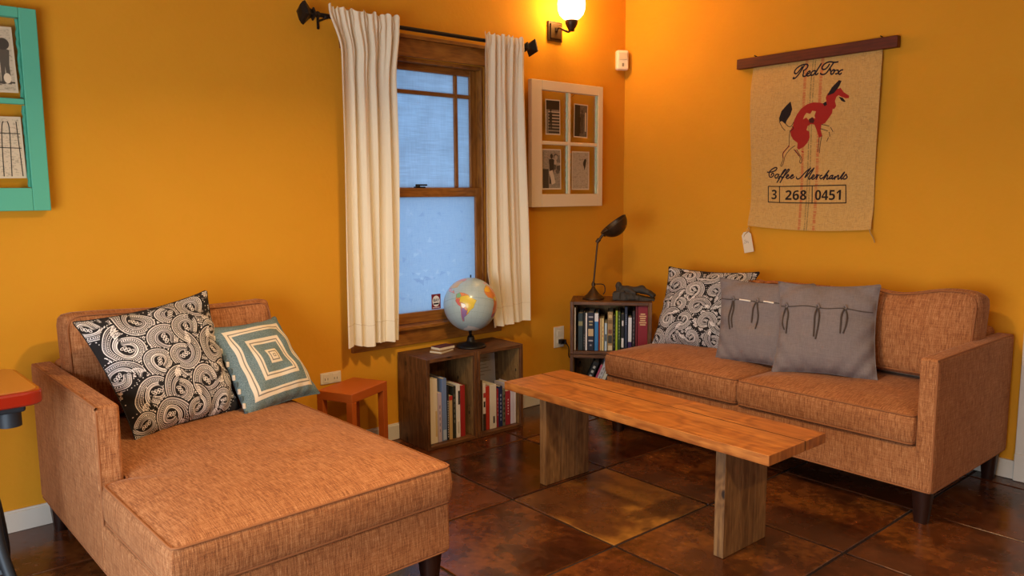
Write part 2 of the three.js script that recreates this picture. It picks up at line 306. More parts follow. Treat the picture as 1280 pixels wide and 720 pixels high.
{ // chaise with one arm
  const t = thing('chaise', 'rust-orange woven chaise with one arm and a long deep seat', 'chaise', [0.9815, 0, -2.802], THREE.MathUtils.degToRad(2.15), 'two-piece rust sofa set');
  const W = 0.4575, D = 0.76, AZ = 0.135;
  part(t, 'base', fuv(merge(span(-W + 0.006, W, LEG, SEAT0 - 0.002, -D + 0.002, AZ + 0.03, 0.014, 3), span(-W, W, LEG + 0.0005, SEAT0 - 0.0025, AZ + 0.001, D, 0.012, 3))), M.fabric);
  part(t, 'base_piping', pipingLoop([[-W + 0.004, -D + 0.004], [W - 0.004, -D + 0.004], [W - 0.004, D - 0.004], [-W + 0.004, D - 0.004]], LEG + 0.003), M.pipe);
  part(t, 'back', fuv(span(-W + AT, W, SEAT0 - 0.01, ARM + 0.01, -D, -D + 0.12, 0.03, 4)), M.fabric);
  armPart(t, -W, -W + AT, -D, AZ, -1);
  const B = [[-W + AT + 0.004, W + 0.004, -D + 0.12, D + 0.012], [-W + 0.002, W + 0.004, AZ + 0.012, D + 0.012]];
  const c = part(t, 'seat_cushion', fuv(softBlock(B, SEAT0, SEAT1, 0.026, 0.03, 0.03)), M.fabric);
  const O = [[-W + AT + 0.008, -D + 0.124], [W, -D + 0.124], [W, D + 0.008], [-W + 0.006, D + 0.008], [-W + 0.006, AZ + 0.018], [-W + AT + 0.008, AZ + 0.018]];
  part(c, 'piping', pipingLoop(O, SEAT1 - 0.007), M.pipe); part(c, 'piping', pipingLoop(O, SEAT0 + 0.008), M.pipe);
  backCushion(t, -W + AT + 0.01, W - 0.005, -D + 0.28, SEAT1 + 0.02, 0.868, 0.15, 0.14, (p, f) => { p.z += 0.012 * Math.sin(p.x * 5 + 0.5); });
  for (const [x, z] of [[-W + 0.05, -D + 0.05], [W - 0.05, -D + 0.05], [-W + 0.05, D - 0.055], [W - 0.05, D - 0.055]]) { const g = taperLeg(LEG + 0.002, 0.062, 0.04); g.translate(x, 0, z); part(t, 'leg', g, M.leg); }
}
{ // sofa with one arm
  const t = thing('sofa', 'rust-orange woven sofa with one arm, two seat cushions and loose back cushions', 'sofa', [3.625, 0, -2.067], -Math.PI / 2, 'two-piece rust sofa set');
  const L = -0.8825, R = 0.8825, D = 0.425, AI = R - AT, SP = -0.023;
  part(t, 'base', fuv(span(L, AI + 0.02, LEG, 0.32, -D + 0.002, D - 0.003, 0.014, 3)), M.fabric);
  part(t, 'base_piping', pipingLoop([[L + 0.004, -D + 0.004], [R - 0.004, -D + 0.004], [R - 0.004, D - 0.004], [L + 0.004, D - 0.004]], LEG + 0.003), M.pipe);
  part(t, 'back', fuv(span(L, AI, 0.31, ARM + 0.03, -D, -D + 0.12, 0.03, 4)), M.fabric);
  armPart(t, AI, R, -D, D, 1);
  for (const [a, b] of [[L, SP - 0.002], [SP + 0.002, AI - 0.003]]) {
    const c = part(t, 'seat_cushion', fuv(softBlock([[a, b, -D + 0.12, D + 0.012]], 0.322, 0.452, 0.026, 0.026, 0.03)), M.fabric);
    const O = [[a + 0.004, -D + 0.126], [b - 0.004, -D + 0.126], [b - 0.004, D + 0.008], [a + 0.004, D + 0.008]];
    part(c, 'piping', pipingLoop(O, 0.446), M.pipe); part(c, 'piping', pipingLoop(O, 0.33), M.pipe);
  }
  const wave = (p) => { if (p.z < -0.1) p.z += 0.02 * Math.cos(p.x * 12 + 1.2) * smooth(-0.1, -0.2, p.z); };
  for (const [a, b, k] of [[-0.868, -0.31, 0], [-0.3, 0.285, 0], [0.295, 0.818, 1]]) backCushion(t, a, b, k ? -D + 0.37 : -D + 0.285, 0.478, k ? 0.862 : 0.842, k ? 0.165 : 0.1, 0.2, k ? wave : null, k ? 0.04 : 0.02);
  for (const [x, z] of [[L + 0.06, -D + 0.06], [R - 0.05, -D + 0.06], [L + 0.06, D - 0.045], [R - 0.05, D - 0.045]]) { const g = taperLeg(LEG + 0.002, 0.065, 0.044); g.translate(x, 0, z); part(t, 'leg', g, M.leg); }
}

// ------------------------------------------------------------------ cushions
function pillow(name, label, C4, thick, material, extra, opts = {}) {
  const P4 = C4.map((c) => V(...c)), base = P4[2].clone().add(P4[3]).multiplyScalar(0.5), n = P4[1].clone().sub(P4[3]).cross(P4[0].clone().sub(P4[2])).normalize();
  const N = 34, pos = [], uv = [], idx = [], pinch = opts.pinch ?? 0.08;
  const at = (u, v, side) => {                            // v = 0 at the top edge
    const a = 2 * u - 1, b = 2 * v - 1, uu = 0.5 + a / 2 * (1 - pinch * (1 - b * b) * a * a), vv = 0.5 + b / 2 * (1 - pinch * (1 - a * a) * b * b);
    const p = P4[0].clone().multiplyScalar((1 - uu) * (1 - vv)).addScaledVector(P4[1], uu * (1 - vv)).addScaledVector(P4[2], uu * vv).addScaledVector(P4[3], (1 - uu) * vv);
    const f = Math.pow(Math.max(0, (1 - Math.pow(Math.abs(a), 2.6)) * (1 - Math.pow(Math.abs(b), 2.6))), 0.62), edge = Math.max(Math.abs(a), Math.abs(b));
    const wr = (vnoise(u * 6 + opts.seed || 0, v * 6, 97, 97) - 0.5) * 0.022 * f + 0.009 * Math.sin((a * b) * 16 + a * 5 + (opts.seed || 0)) * smooth(0.5, 0.95, edge) * (1 - smooth(0.96, 1, edge)) * (opts.wrinkle ?? 1);
    return p.addScaledVector(n, side * (thick * f * (1 + 0.18 * b) + (side > 0 ? wr : 0))).sub(base);
  };
  for (const s of [1, -1]) {
    const o = pos.length / 3;
    for (let j = 0; j <= N; j++) for (let i = 0; i <= N; i++) { pos.push(...at(i / N, j / N, s).toArray()); uv.push((s > 0 ? i / N : 1 - i / N), 1 - j / N); }
    for (let j = 0; j < N; j++) for (let i = 0; i < N; i++) { const a = o + j * (N + 1) + i, b = a + 1, c = a + N + 1, d = c + 1; s > 0 ? idx.push(a, c, b, b, c, d) : idx.push(a, b, c, b, d, c); }
  }
  const g = new THREE.BufferGeometry(); g.setAttribute('position', new THREE.Float32BufferAttribute(pos, 3)); g.setAttribute('uv', new THREE.Float32BufferAttribute(uv, 2)); g.setIndex(idx); g.computeVertexNormals();
  const t = thing(name, label, 'cushion', base.toArray(), 0, opts.group); part(t, 'cover', g, material);
  const rim = []; for (let k = 0; k < 4; k++) for (let q = 0; q < 14; q++) { const s = q / 14, [u, v] = [[s, 0], [1, s], [1 - s, 1], [0, 1 - s]][k]; rim.push(at(u, v, 1)); }
  part(t, 'seam', new THREE.TubeGeometry(new THREE.CatmullRomCurve3(rim, true, 'catmullrom', 0.3), 160, 0.0022, 5, true), opts.seam ?? material);
  if (extra) extra(t, (u, v, lift = 0.002) => at(u, v, 1).addScaledVector(n, lift).toArray());
  return t;
}
function paisleyTex(sd) {
  seed = sd;
  return canvasTex(1024, 1024, (x, w) => {
    x.fillStyle = '#17161b'; x.fillRect(0, 0, w, w); x.lineJoin = 'round';
    const drop = () => { x.beginPath(); x.moveTo(0.95, -1.3); x.bezierCurveTo(0.1, -1.65, -0.95, -0.95, -0.98, 0.1); x.bezierCurveTo(-0.98, 0.75, -0.45, 1.06, 0.05, 1.02); x.bezierCurveTo(0.68, 0.98, 0.98, 0.5, 0.86, 0.05); x.bezierCurveTo(0.74, -0.4, 0.28, -0.5, 0.24, -0.78); x.bezierCurveTo(0.2, -1.05, 0.55, -1.28, 0.95, -1.3); x.closePath(); };
    const W = '#efecee', G = '#c6c2c8', K = '#1a191e';
    function one(cx, cy, s, rot, fl, kind) {
      x.save(); x.translate(cx, cy); x.rotate(rot); x.scale(s * fl, s); x.lineCap = 'butt';
      const ring = (f, lw, c, dash) => { x.save(); x.translate(0, 0.04 * (1 - f)); x.scale(f, f); drop(); x.lineWidth = lw / f; x.strokeStyle = c; x.setLineDash(dash ?? []); x.stroke(); x.setLineDash([]); x.restore(); };
      drop(); x.fillStyle = K; x.fill(); ring(1.06, 0.12, K);
      ring(1, 0.05, W); ring(0.93, 0.07, G, [0.035, 0.035]); ring(0.86, 0.035, W); ring(0.77, 0.09, W, [0.07, 0.07]); ring(0.68, 0.03, W);
      x.save(); x.translate(0, 0.04); x.scale(0.6, 0.6); drop(); x.fillStyle = kind ? G : W; x.fill(); x.restore();
      ring(0.52, 0.035, K); ring(0.45, 0.05, K, [0.04, 0.04]);
      x.save(); x.translate(0, 0.06); x.scale(0.38, 0.4); drop(); x.fillStyle = K; x.fill(); x.restore();
      x.strokeStyle = W; x.fillStyle = W; x.lineWidth = 0.04;
      for (let k = -1; k <= 1; k++) { x.beginPath(); x.ellipse(0.0 + k * 0.04, 0.1 + k * 0.2, 0.16, 0.075, 0.4, 0, 6.3); x.stroke(); x.beginPath(); x.arc(0.0 + k * 0.04, 0.1 + k * 0.2, 0.035, 0, 6.3); x.fill(); }
      for (let k = 0; k < 26; k++) { const t = k / 26 * 6.283; x.beginPath(); x.arc(Math.cos(t) * 1.14 - 0.02, 0.02 + Math.sin(t) * 1.16, 0.035, 0, 6.3); if (Math.sin(t) > -0.55) x.fill(); }
      x.restore();
    }
    function flower(cx, cy, s) { x.save(); x.translate(cx, cy); x.rotate(rnd() * 6); for (let k = 0; k < 8; k++) { x.rotate(0.7854); x.beginPath(); x.ellipse(0, -s * 0.62, s * 0.2, s * 0.34, 0, 0, 6.3); x.fillStyle = k % 2 ? W : G; x.fill(); x.lineWidth = 1.2; x.strokeStyle = K; x.stroke(); } x.beginPath(); x.arc(0, 0, s * 0.26, 0, 6.3); x.fillStyle = W; x.fill(); x.beginPath(); x.arc(0, 0, s * 0.12, 0, 6.3); x.fillStyle = K; x.fill(); x.restore(); }
    function scroll(cx, cy, s, rot, fl) { x.save(); x.translate(cx, cy); x.rotate(rot); x.scale(fl, 1); for (const [lw, c] of [[s * 0.46, K], [s * 0.4, W], [s * 0.34, K], [s * 0.26, G], [s * 0.2, K], [s * 0.1, W]]) { x.beginPath(); for (let k = 0; k <= 40; k++) { const a = k / 40 * 7.2, r = s * (0.12 + a * 0.16); k ? x.lineTo(Math.cos(a) * r, Math.sin(a) * r) : x.moveTo(Math.cos(a) * r, Math.sin(a) * r); } x.lineWidth = lw; x.lineCap = 'round'; x.strokeStyle = c; x.stroke(); } x.restore(); }
    for (let k = 0; k < 130; k++) flower(rnd() * w, rnd() * w, 18 + rnd() * 24);
    for (let k = 0; k < 26; k++) scroll(rnd() * w, rnd() * w, 40 + rnd() * 36, rnd() * 6.28, rnd() < 0.5 ? 1 : -1);
    for (let j = 0; j < 5; j++) for (let i = 0; i < 4; i++) one((i + 0.3 + (j % 2) * 0.45 + (rnd() - 0.5) * 0.3) * w / 4, (j + 0.5 + (rnd() - 0.5) * 0.3) * w / 5, 92 + rnd() * 44, rnd() * 6.28, rnd() < 0.5 ? 1 : -1, rnd() < 0.5);
    for (let k = 0; k < 5; k++) { x.fillStyle = K; x.beginPath(); x.ellipse(rnd() * w, rnd() * w, 16 + rnd() * 22, 9 + rnd() * 13, rnd() * 6, 0, 6.3); x.fill(); }
    for (let k = 0; k < 260; k++) { x.fillStyle = W; x.beginPath(); x.arc(rnd() * w, rnd() * w, 2.2 + rnd() * 2, 0, 6.3); x.fill(); }
  });
}
const clothMat = (map) => mat('#ffffff', 0.92, { map, bumpMap: T.weave, bumpScale: 0.0006 });
const paisleyA = clothMat(paisleyTex(21)), paisleyB = clothMat(paisleyTex(77)), darkSeam = mat('#1b1a1f', 0.9);
pillow('paisley_cushion', 'large black and white paisley cushion leaning in the corner of the chaise', [[0.581, 0.895, -3.138], [1.122, 0.948, -3.32], [1.158, 0.463, -3.092], [0.723, 0.462, -2.967]], 0.085, paisleyA, null, { seam: darkSeam, seed: 3 });
{
  const stripe = canvasTex(768, 768, (x, w) => {
    const denim = (a, b) => { x.fillStyle = '#6d8690'; x.fillRect(a, a, b - a, b - a); for (let k = 0; k < (b - a) * (b - a) / 14; k++) { x.fillStyle = rnd() < 0.5 ? 'rgba(40,62,76,.5)' : 'rgba(178,196,200,.4)'; x.fillRect(a + rnd() * (b - a), a + rnd() * (b - a), rnd() < 0.5 ? 6 : 1.5, 1.5); } };
    const sq = (f, c) => { if (c) { x.fillStyle = c; x.fillRect(w * f, w * f, w * (1 - 2 * f), w * (1 - 2 * f)); } else denim(w * f, w * (1 - f)); };
    const cream = '#e6ddcf', grey = '#7d7b78';
    sq(0); for (const [f, c] of [[0.095, cream], [0.135, grey], [0.147, cream], [0.172], [0.265, cream], [0.3, grey], [0.312, cream], [0.335], [0.42, cream], [0.445, grey], [0.457, cream], [0.482, grey], [0.49, cream]]) sq(f, c);
  });
  pillow('striped_cushion', 'small cushion with nested cream and blue-grey squares leaning on the paisley cushion', [[1.084, 0.804, -3.229], [1.443, 0.795, -3.373], [1.549, 0.457, -3.17], [1.146, 0.457, -3.0]], 0.07, clothMat(stripe), (t, at) => {
    const tabs = mat('#e6ddcf', 0.9), tab2 = mat('#4f6470', 0.9);
    for (let k = 0; k < 12; k++) { const v = 0.1 + k * 0.075, a = at(0.004, v), b = at(0.004, v + 0.06), c = V(...a).lerp(V(...b), 0.5); const g = rbox(0.012, 0.022, 0.012, 0.003); g.translate(c.x - 0.002, c.y, c.z); part(t, 'edge_band', g, k % 2 ? tab2 : tabs); }
  }, { seam: mat('#5c7480', 0.9), seed: 9, wrinkle: 0.3 });
}
pillow('paisley_cushion', 'black and white paisley cushion at the armless end of the sofa beside the crate shelf', [[3.772, 0.899, -2.964], [3.888, 0.898, -2.414], [3.65, 0.452, -2.473], [3.56, 0.452, -2.915]], 0.08, paisleyB, null, { seam: darkSeam, seed: 5 });
function ties(spots, hem) {
  return (t, at) => {
    const dark = mat('#4e443f', 0.9), lin = (a, b, n) => Array.from({ length: n + 1 }, (_, k) => at(lerp(a[0], b[0], k / n), lerp(a[1], b[1], k / n) + 0.006 * Math.sin(k * 1.3), 0.001));
    part(t, 'flap_edge', tube(lin([0.03, hem], [0.97, hem + 0.02], 12), 0.0025, 60, 5), dark);
    for (const s of spots) {
      part(t, 'tie_knot', tube([at(s - 0.015, hem - 0.01, 0.004), at(s, hem - 0.025, 0.008), at(s + 0.015, hem + 0.005, 0.006), at(s, hem + 0.02, 0.008)], 0.005, 16, 6), M.linen);
      const w = 0.03 + rnd() * 0.03, L = 0.27 + rnd() * 0.1;
      for (const q of [-1, 1]) part(t, 'tie', tube([at(s, hem, 0.005), at(s + q * w * 0.5, hem + L * 0.3, 0.008), at(s + q * w * (0.4 + rnd() * 0.4), hem + L * 0.65, 0.006), at(s + q * w * (rnd() - 0.1), hem + L * (0.85 + rnd() * 0.25), 0.004)], 0.0034, 24, 5), dark);
    }
  };
}
const linenMat = M.linen;
pillow('linen_cushion', 'grey linen tie cushion standing between the paisley cushion and another grey one', [[3.566, 0.888, -2.456], [3.656, 0.888, -1.957], [3.526, 0.458, -1.948], [3.445, 0.458, -2.389]], 0.07, linenMat, (t, at) => {
  ties([0.2, 0.48], 0.26)(t, at);
  const gap = mat('#efe9df', 0.9); for (const [a, b] of [[0.28, 0.41], [0.55, 0.66]]) part(t, 'gap', tube([at(a, 0.262, 0.002), at((a + b) / 2, 0.266, 0.003), at(b, 0.272, 0.002)], 0.004, 12, 6), gap, 'white lining showing through the flap');
}, { seed: 11 });
pillow('linen_cushion', 'grey linen cushion with three pairs of ties leaning in front of the other cushions', [[3.553, 0.896, -2.099], [3.689, 0.908, -1.647], [3.559, 0.468, -1.581], [3.42, 0.462, -2.039]], 0.075, linenMat, ties([0.1, 0.44, 0.7], 0.28), { seed: 17 });

// ------------------------------------------------------------------ coffee table
{
  const t = thing('coffee_table', 'long plank coffee table with two slab legs in front of the sofa', 'coffee table', [2.4965, 0, -2.074]);
  const tb = (x0, x1) => { const g = new RoundedBoxGeometry(x1 - x0, 0.038, 1.402, 2, 0.002); g.translate((x0 + x1) / 2, 0.441, 0); return g; };
  part(t, 'plank', boxUV(tb(-0.1915, 0.0445), 0.6, false, 0.1, 0.2, 'z'), M.tableTop); part(t, 'plank', boxUV(tb(0.0495, 0.1915), 0.6, false, 0.62, 0.5, 'z'), M.tableTop);
  part(t, 'joint', span(0.0438, 0.0502, 0.424, 0.4597, -0.7, 0.7, 0.0004), mat('#3b1d0c', 0.9), 'dark joint between the planks, grime with painted gap shade');  // dark strip paints in the shade of the open plank gap, with grime
  for (const [z, o] of [[-0.486, 0], [0.476, 0.4]]) for (const [a, b, k] of [[-0.1415, -0.04, 0], [-0.0395, 0.06, 0.3], [0.0605, 0.1415, 0.7]]) part(t, 'leg_board', boxUV(span(a, b, 0, 0.4215, z - 0.021, z + 0.021, 0.0018), 0.55, false, k + o, o, 'y'), M.tableLeg);
}

// ------------------------------------------------------------------ window with frosted panes, rod and curtains
{
  const z0 = ROOM.z0, w = struct('window_1', null, null, 'wooden double-hung window with frosted blue panes between cream curtains', 'window'); w.position.set(2.45, 0, z0);
  const T3 = (x0, x1, y0, y1, za, zb, sw = false, r = 0.003) => boxUV(span(x0 - 2.45, x1 - 2.45, y0, y1, za, zb, r), 0.5, sw, rnd(), rnd());
  part(w, 'head_casing', T3(1.93, 2.97, 2.072, 2.165, 0, 0.022, true), M.trim); part(w, 'head_cap', T3(1.915, 2.985, 2.165, 2.185, 0, 0.034, true), M.trim);
  for (const [a, b] of [[1.95, 2.05], [2.85, 2.95]]) part(w, 'side_casing', T3(a, b, 0.63, 2.072, 0, 0.02), M.trim);
  part(w, 'stool', T3(1.93, 2.97, 0.605, 0.628, -0.06, 0.045, true, 0.006), M.trim); part(w, 'apron', T3(1.944, 2.957, 0.52, 0.605, 0, 0.02, true), M.trim);
  part(w, 'jamb', merge(T3(2.05, 2.068, 0.63, 2.07, -0.16, 0), T3(2.832, 2.85, 0.63, 2.07, -0.16, 0), T3(2.068, 2.832, 2.05, 2.07, -0.16, 0, true)), M.trim);
  const frost = (k) => { seed = 900 + k; return dataTex(512, 512, (u, v) => { const a = fbm(u, v, 5, 5, 4), b = fbm(u, v, 9, 140, 2), c = fbm(u, v, 160, 9, 2), q = 0.93 + 0.07 * (a - 0.5) + 0.09 * (b - 0.5) + 0.05 * (c - 0.5); return [226 * q, 240 * q, 252 * q]; }); };
  // scraped film on the lower pane: small triangles and flakes
  const film = canvasTex(512, 640, (x, W, H) => {
    x.fillStyle = '#d4e2ee'; x.fillRect(0, 0, W, H);
    for (let k = 0; k < 5200; k++) { x.fillStyle = rnd() < 0.5 ? 'rgba(255,255,255,.13)' : 'rgba(130,165,200,.13)'; const v = rnd() < 0.5; x.fillRect(rnd() * W, rnd() * H, v ? 1 : 22, v ? 22 : 1); }
    for (let k = 0; k < 60; k++) { const cx = rnd() * W, cy = 60 + rnd() * (H - 120), s = 5 + rnd() * 20; x.save(); x.translate(cx, cy); x.rotate(rnd() * 6.28); x.fillStyle = ['rgba(255,255,255,.3)', 'rgba(240,246,255,.22)', 'rgba(150,172,205,.2)'][Math.floor(rnd() * 3)]; x.beginPath(); x.moveTo(0, -s); x.lineTo(s * 0.7, s * 0.6); x.lineTo(-s * 0.5, s * (0.2 + rnd() * 0.4)); x.fill(); x.restore(); }
  });
  const pm = [phys('#ffffff', 0.97, { map: frost(1), transmission: 0.88, thickness: 0 }), phys('#ffffff', 0.97, { map: film, transmission: 0.9, thickness: 0 })];
  const pane = (parent, x0, x1, y0, y1, z, m) => { const g = span(x0 - 2.45, x1 - 2.45, y0, y1, z - 0.002, z + 0.002, 0.0005); const q = boxUV(g, 0.6, false, 0.3, 0.1); part(parent, 'pane', q, m); };
  // upper sash: a small border of panes round a large one
  const up = part(w, 'upper_sash', merge(T3(2.068, 2.11, 1.37, 2.05, -0.085, -0.05), T3(2.79, 2.832, 1.37, 2.05, -0.085, -0.05), T3(2.11, 2.79, 2.015, 2.05, -0.085, -0.05, true), T3(2.11, 2.79, 1.35, 1.383, -0.085, -0.05, true)), M.trim);
  for (const [a, b] of [[2.21, 2.232], [2.68, 2.702]]) part(up, 'muntin', T3(a, b, 1.383, 2.015, -0.08, -0.052, false, 0.005), M.trim);
  part(up, 'muntin', T3(2.11, 2.79, 1.89, 1.912, -0.08, -0.053, true, 0.005), M.trim);
  for (const [a, b] of [[2.105, 2.212], [2.23, 2.682], [2.7, 2.795]]) for (const [c, d] of [[1.378, 1.892], [1.91, 2.02]]) pane(up, a, b, c, d, -0.068, pm[0]);
  const lo = part(w, 'lower_sash', merge(T3(2.068, 2.105, 0.63, 1.38, -0.048, -0.014), T3(2.795, 2.832, 0.63, 1.38, -0.048, -0.014), T3(2.105, 2.795, 1.33, 1.38, -0.05, -0.012, true), T3(2.105, 2.795, 0.63, 0.69, -0.048, -0.014, true)), M.trim);
  { const g = span(2.1 - 2.45, 2.8 - 2.45, 0.685, 1.335, -0.033, -0.029, 0.0005), q = flat(g), p = q.attributes.position; for (let i = 0; i < p.count; i++) q.attributes.uv.setXY(i, (p.getX(i) + 0.35) / 0.7, (p.getY(i) - 0.685) / 0.65); part(lo, 'pane', q, pm[1]); }
  part(lo, 'sash_lock', merge(span(-0.035 - 0.03, 0.03 - 0.03, 1.38, 1.388, -0.045, -0.02), cyl(0.012, 0.014, 0.014, -0.045, 1.394, -0.032), span(-0.05, 0.012, 1.392, 1.401, -0.028, -0.02, 0.003)), M.black);
  const st = canvasTex(128, 160, (x) => { x.fillStyle = '#7c1420'; x.fillRect(0, 0, 128, 160); x.fillStyle = '#f3efe9'; x.beginPath(); x.ellipse(64, 76, 52, 60, 0, 0, 7); x.fill(); x.fillStyle = '#171114'; x.font = 'bold 44px sans-serif'; x.textAlign = 'center'; x.fillText('BAY', 64, 82); x.fillRect(26, 96, 76, 16); x.fillStyle = '#f3efe9'; x.fillRect(14, 142, 100, 7); });
  solo('window_sticker', new THREE.BoxGeometry(0.062, 0.085, 0.0012), mat('#ffffff', 0.6, { map: st }), 'small dark red alarm sticker at the bottom of the frosted pane', 'sticker', [2.51, 0.737, z0 - 0.0275]);
}
const RODZ = -3.515, RODY = 2.2;
{
  const t = thing('curtain_rod', 'black iron curtain rod with flared square finials above the window', 'curtain rod', [2.43, RODY, RODZ]);
  const r = cyl(0.011, 0.011, 1.3, 0, 0, 0, 12); r.rotateZ(Math.PI / 2); part(t, 'rod', r, M.black);
  for (const s of [-1, 1]) {
    const f = new THREE.LatheGeometry([[0.001, -0.005], [0.014, 0], [0.016, 0.012], [0.012, 0.02], [0.03, 0.028], [0.031, 0.036], [0.02, 0.042], [0.026, 0.052], [0.056, 0.078], [0.05, 0.09], [0.034, 0.102], [0.001, 0.108]].map(([a, b]) => new THREE.Vector2(a, b)), 4);
    const q = flat(f); q.computeVertexNormals(); q.rotateZ(-s * Math.PI / 2); q.rotateX(s > 0 ? 0.5 : 0.25); q.translate(s * 0.642, 0, 0); part(t, 'finial', q, M.black);
    part(t, 'bracket', merge(span(s * 0.61 - 0.007, s * 0.61 + 0.007, -0.05, 0.012, -0.085, -0.079), bar([s * 0.61, -0.012, -0.08], [s * 0.61, -0.012, 0.004], 0.0055), cyl(0.013, 0.013, 0.012, s * 0.61, -0.008, 0)), M.black);
  }
}
function curtain(label, L, R, yTop, yBot, folds, ph) {
  // L, R: edge x as functions of v (0 top, 1 bottom); yBot as function of u
  const NU = 150, NV = 60, pos = [], uv = [], idx = [], th = 0.0022, rows = NV + 1, cols = NU + 1;
  const F = (u, v) => Math.sin(folds * 6.283 * (u + 0.014 * Math.sin(v * 4 + ph)) + ph) * 0.62 + Math.sin(folds * 1.63 * 6.283 * u + ph * 2.1 + v * 0.8) * 0.3 + 0.35 * Math.sin(folds * 0.47 * 6.283 * u + ph + v);
  for (const side of [1, -1]) for (let j = 0; j <= NV; j++) for (let i = 0; i <= NU; i++) {
    const u = i / NU, v = j / NV, x = lerp(L(v), R(v), u) + 0.004 * Math.sin(u * 31 + v * 5), yb = yBot(u);
    const head = Math.exp(-Math.pow((v - 0.028) / 0.02, 2)), amp = lerp(0.03, 0.042, v) * (1 - 0.72 * head), y = lerp(yTop + 0.006 * Math.sin(u * 40 + ph) + 0.004 * Math.sin(u * 93), yb, v);
    const gather = 0.006 * Math.sin(u * folds * 3.1 * 6.283 + ph) * (1 - smooth(0.06, 0.25, v));
    const zz = RODZ + 0.022 + amp * F(u, v) * 0.62 + gather + 0.008 * head;
    pos.push(x, y, Math.max(zz, -3.548) + side * th / 2); uv.push(u * 1.4, v * 3);
  }
  const n = rows * cols;
  for (let j = 0; j < NV; j++) for (let i = 0; i < NU; i++) { const a = j * cols + i, b = a + 1, c = a + cols, d = c + 1; idx.push(a, c, b, b, c, d, n + a, n + b, n + c, n + b, n + d, n + c); }
  const strip = (a, b) => idx.push(a, b, a + n, b, b + n, a + n);
  for (let j = 0; j < NV; j++) { strip(j * cols, (j + 1) * cols); strip((j + 1) * cols + NU, j * cols + NU); } for (let i = 0; i < NU; i++) { strip(i + 1, i); strip(NV * cols + i, NV * cols + i + 1); }
  const g = new THREE.BufferGeometry(); g.setAttribute('position', new THREE.Float32BufferAttribute(pos, 3)); g.setAttribute('uv', new THREE.Float32BufferAttribute(uv, 2)); g.setIndex(idx); g.computeVertexNormals();
  const cx = (L(0) + R(0)) / 2; g.translate(-cx, -yTop, -RODZ);
  const t = thing('curtain', label, 'curtain', [cx, yTop, RODZ], 0, 'pair of cream curtains'); part(t, 'cloth', g, M.cream);
  // stitched hem near the bottom
  const hem = []; for (let i = 0; i <= NU; i += 2) { const k = ((NV - 4) * cols + i) * 3; hem.push(V(pos[k] - cx, pos[k + 1] - yTop, pos[k + 2] - RODZ + 0.0008)); }
  part(t, 'hem_stitch', new THREE.TubeGeometry(new THREE.CatmullRomCurve3(hem), 150, 0.0012, 4), mat('#d9c9ab', 0.95));
}
curtain('long cream curtain hanging at the chaise side of the window', (v) => lerp(1.815, 1.872, smooth(0, 0.13, v)) - 0.004 * v, (v) => lerp(2.218, 2.178, smooth(0, 0.2, v)) + 0.012 * Math.sin(v * 3) - 0.004 * v, 2.243, (u) => u < 0.62 ? 0.572 + 0.008 * Math.sin(u * 12) : 0.576, 5, 0.6);
curtain('cream curtain hanging behind the globe, nearest the corner', (v) => lerp(2.772, 2.79, v) + (v > 0.8 ? (v - 0.8) * 0.2 : 0) - 0.012 * Math.sin(v * 3), (v) => lerp(3.062, 3.1, smooth(0.1, 1, v)), 2.238, (u) => 0.565 + 0.02 * u, 4.2, 2.1);

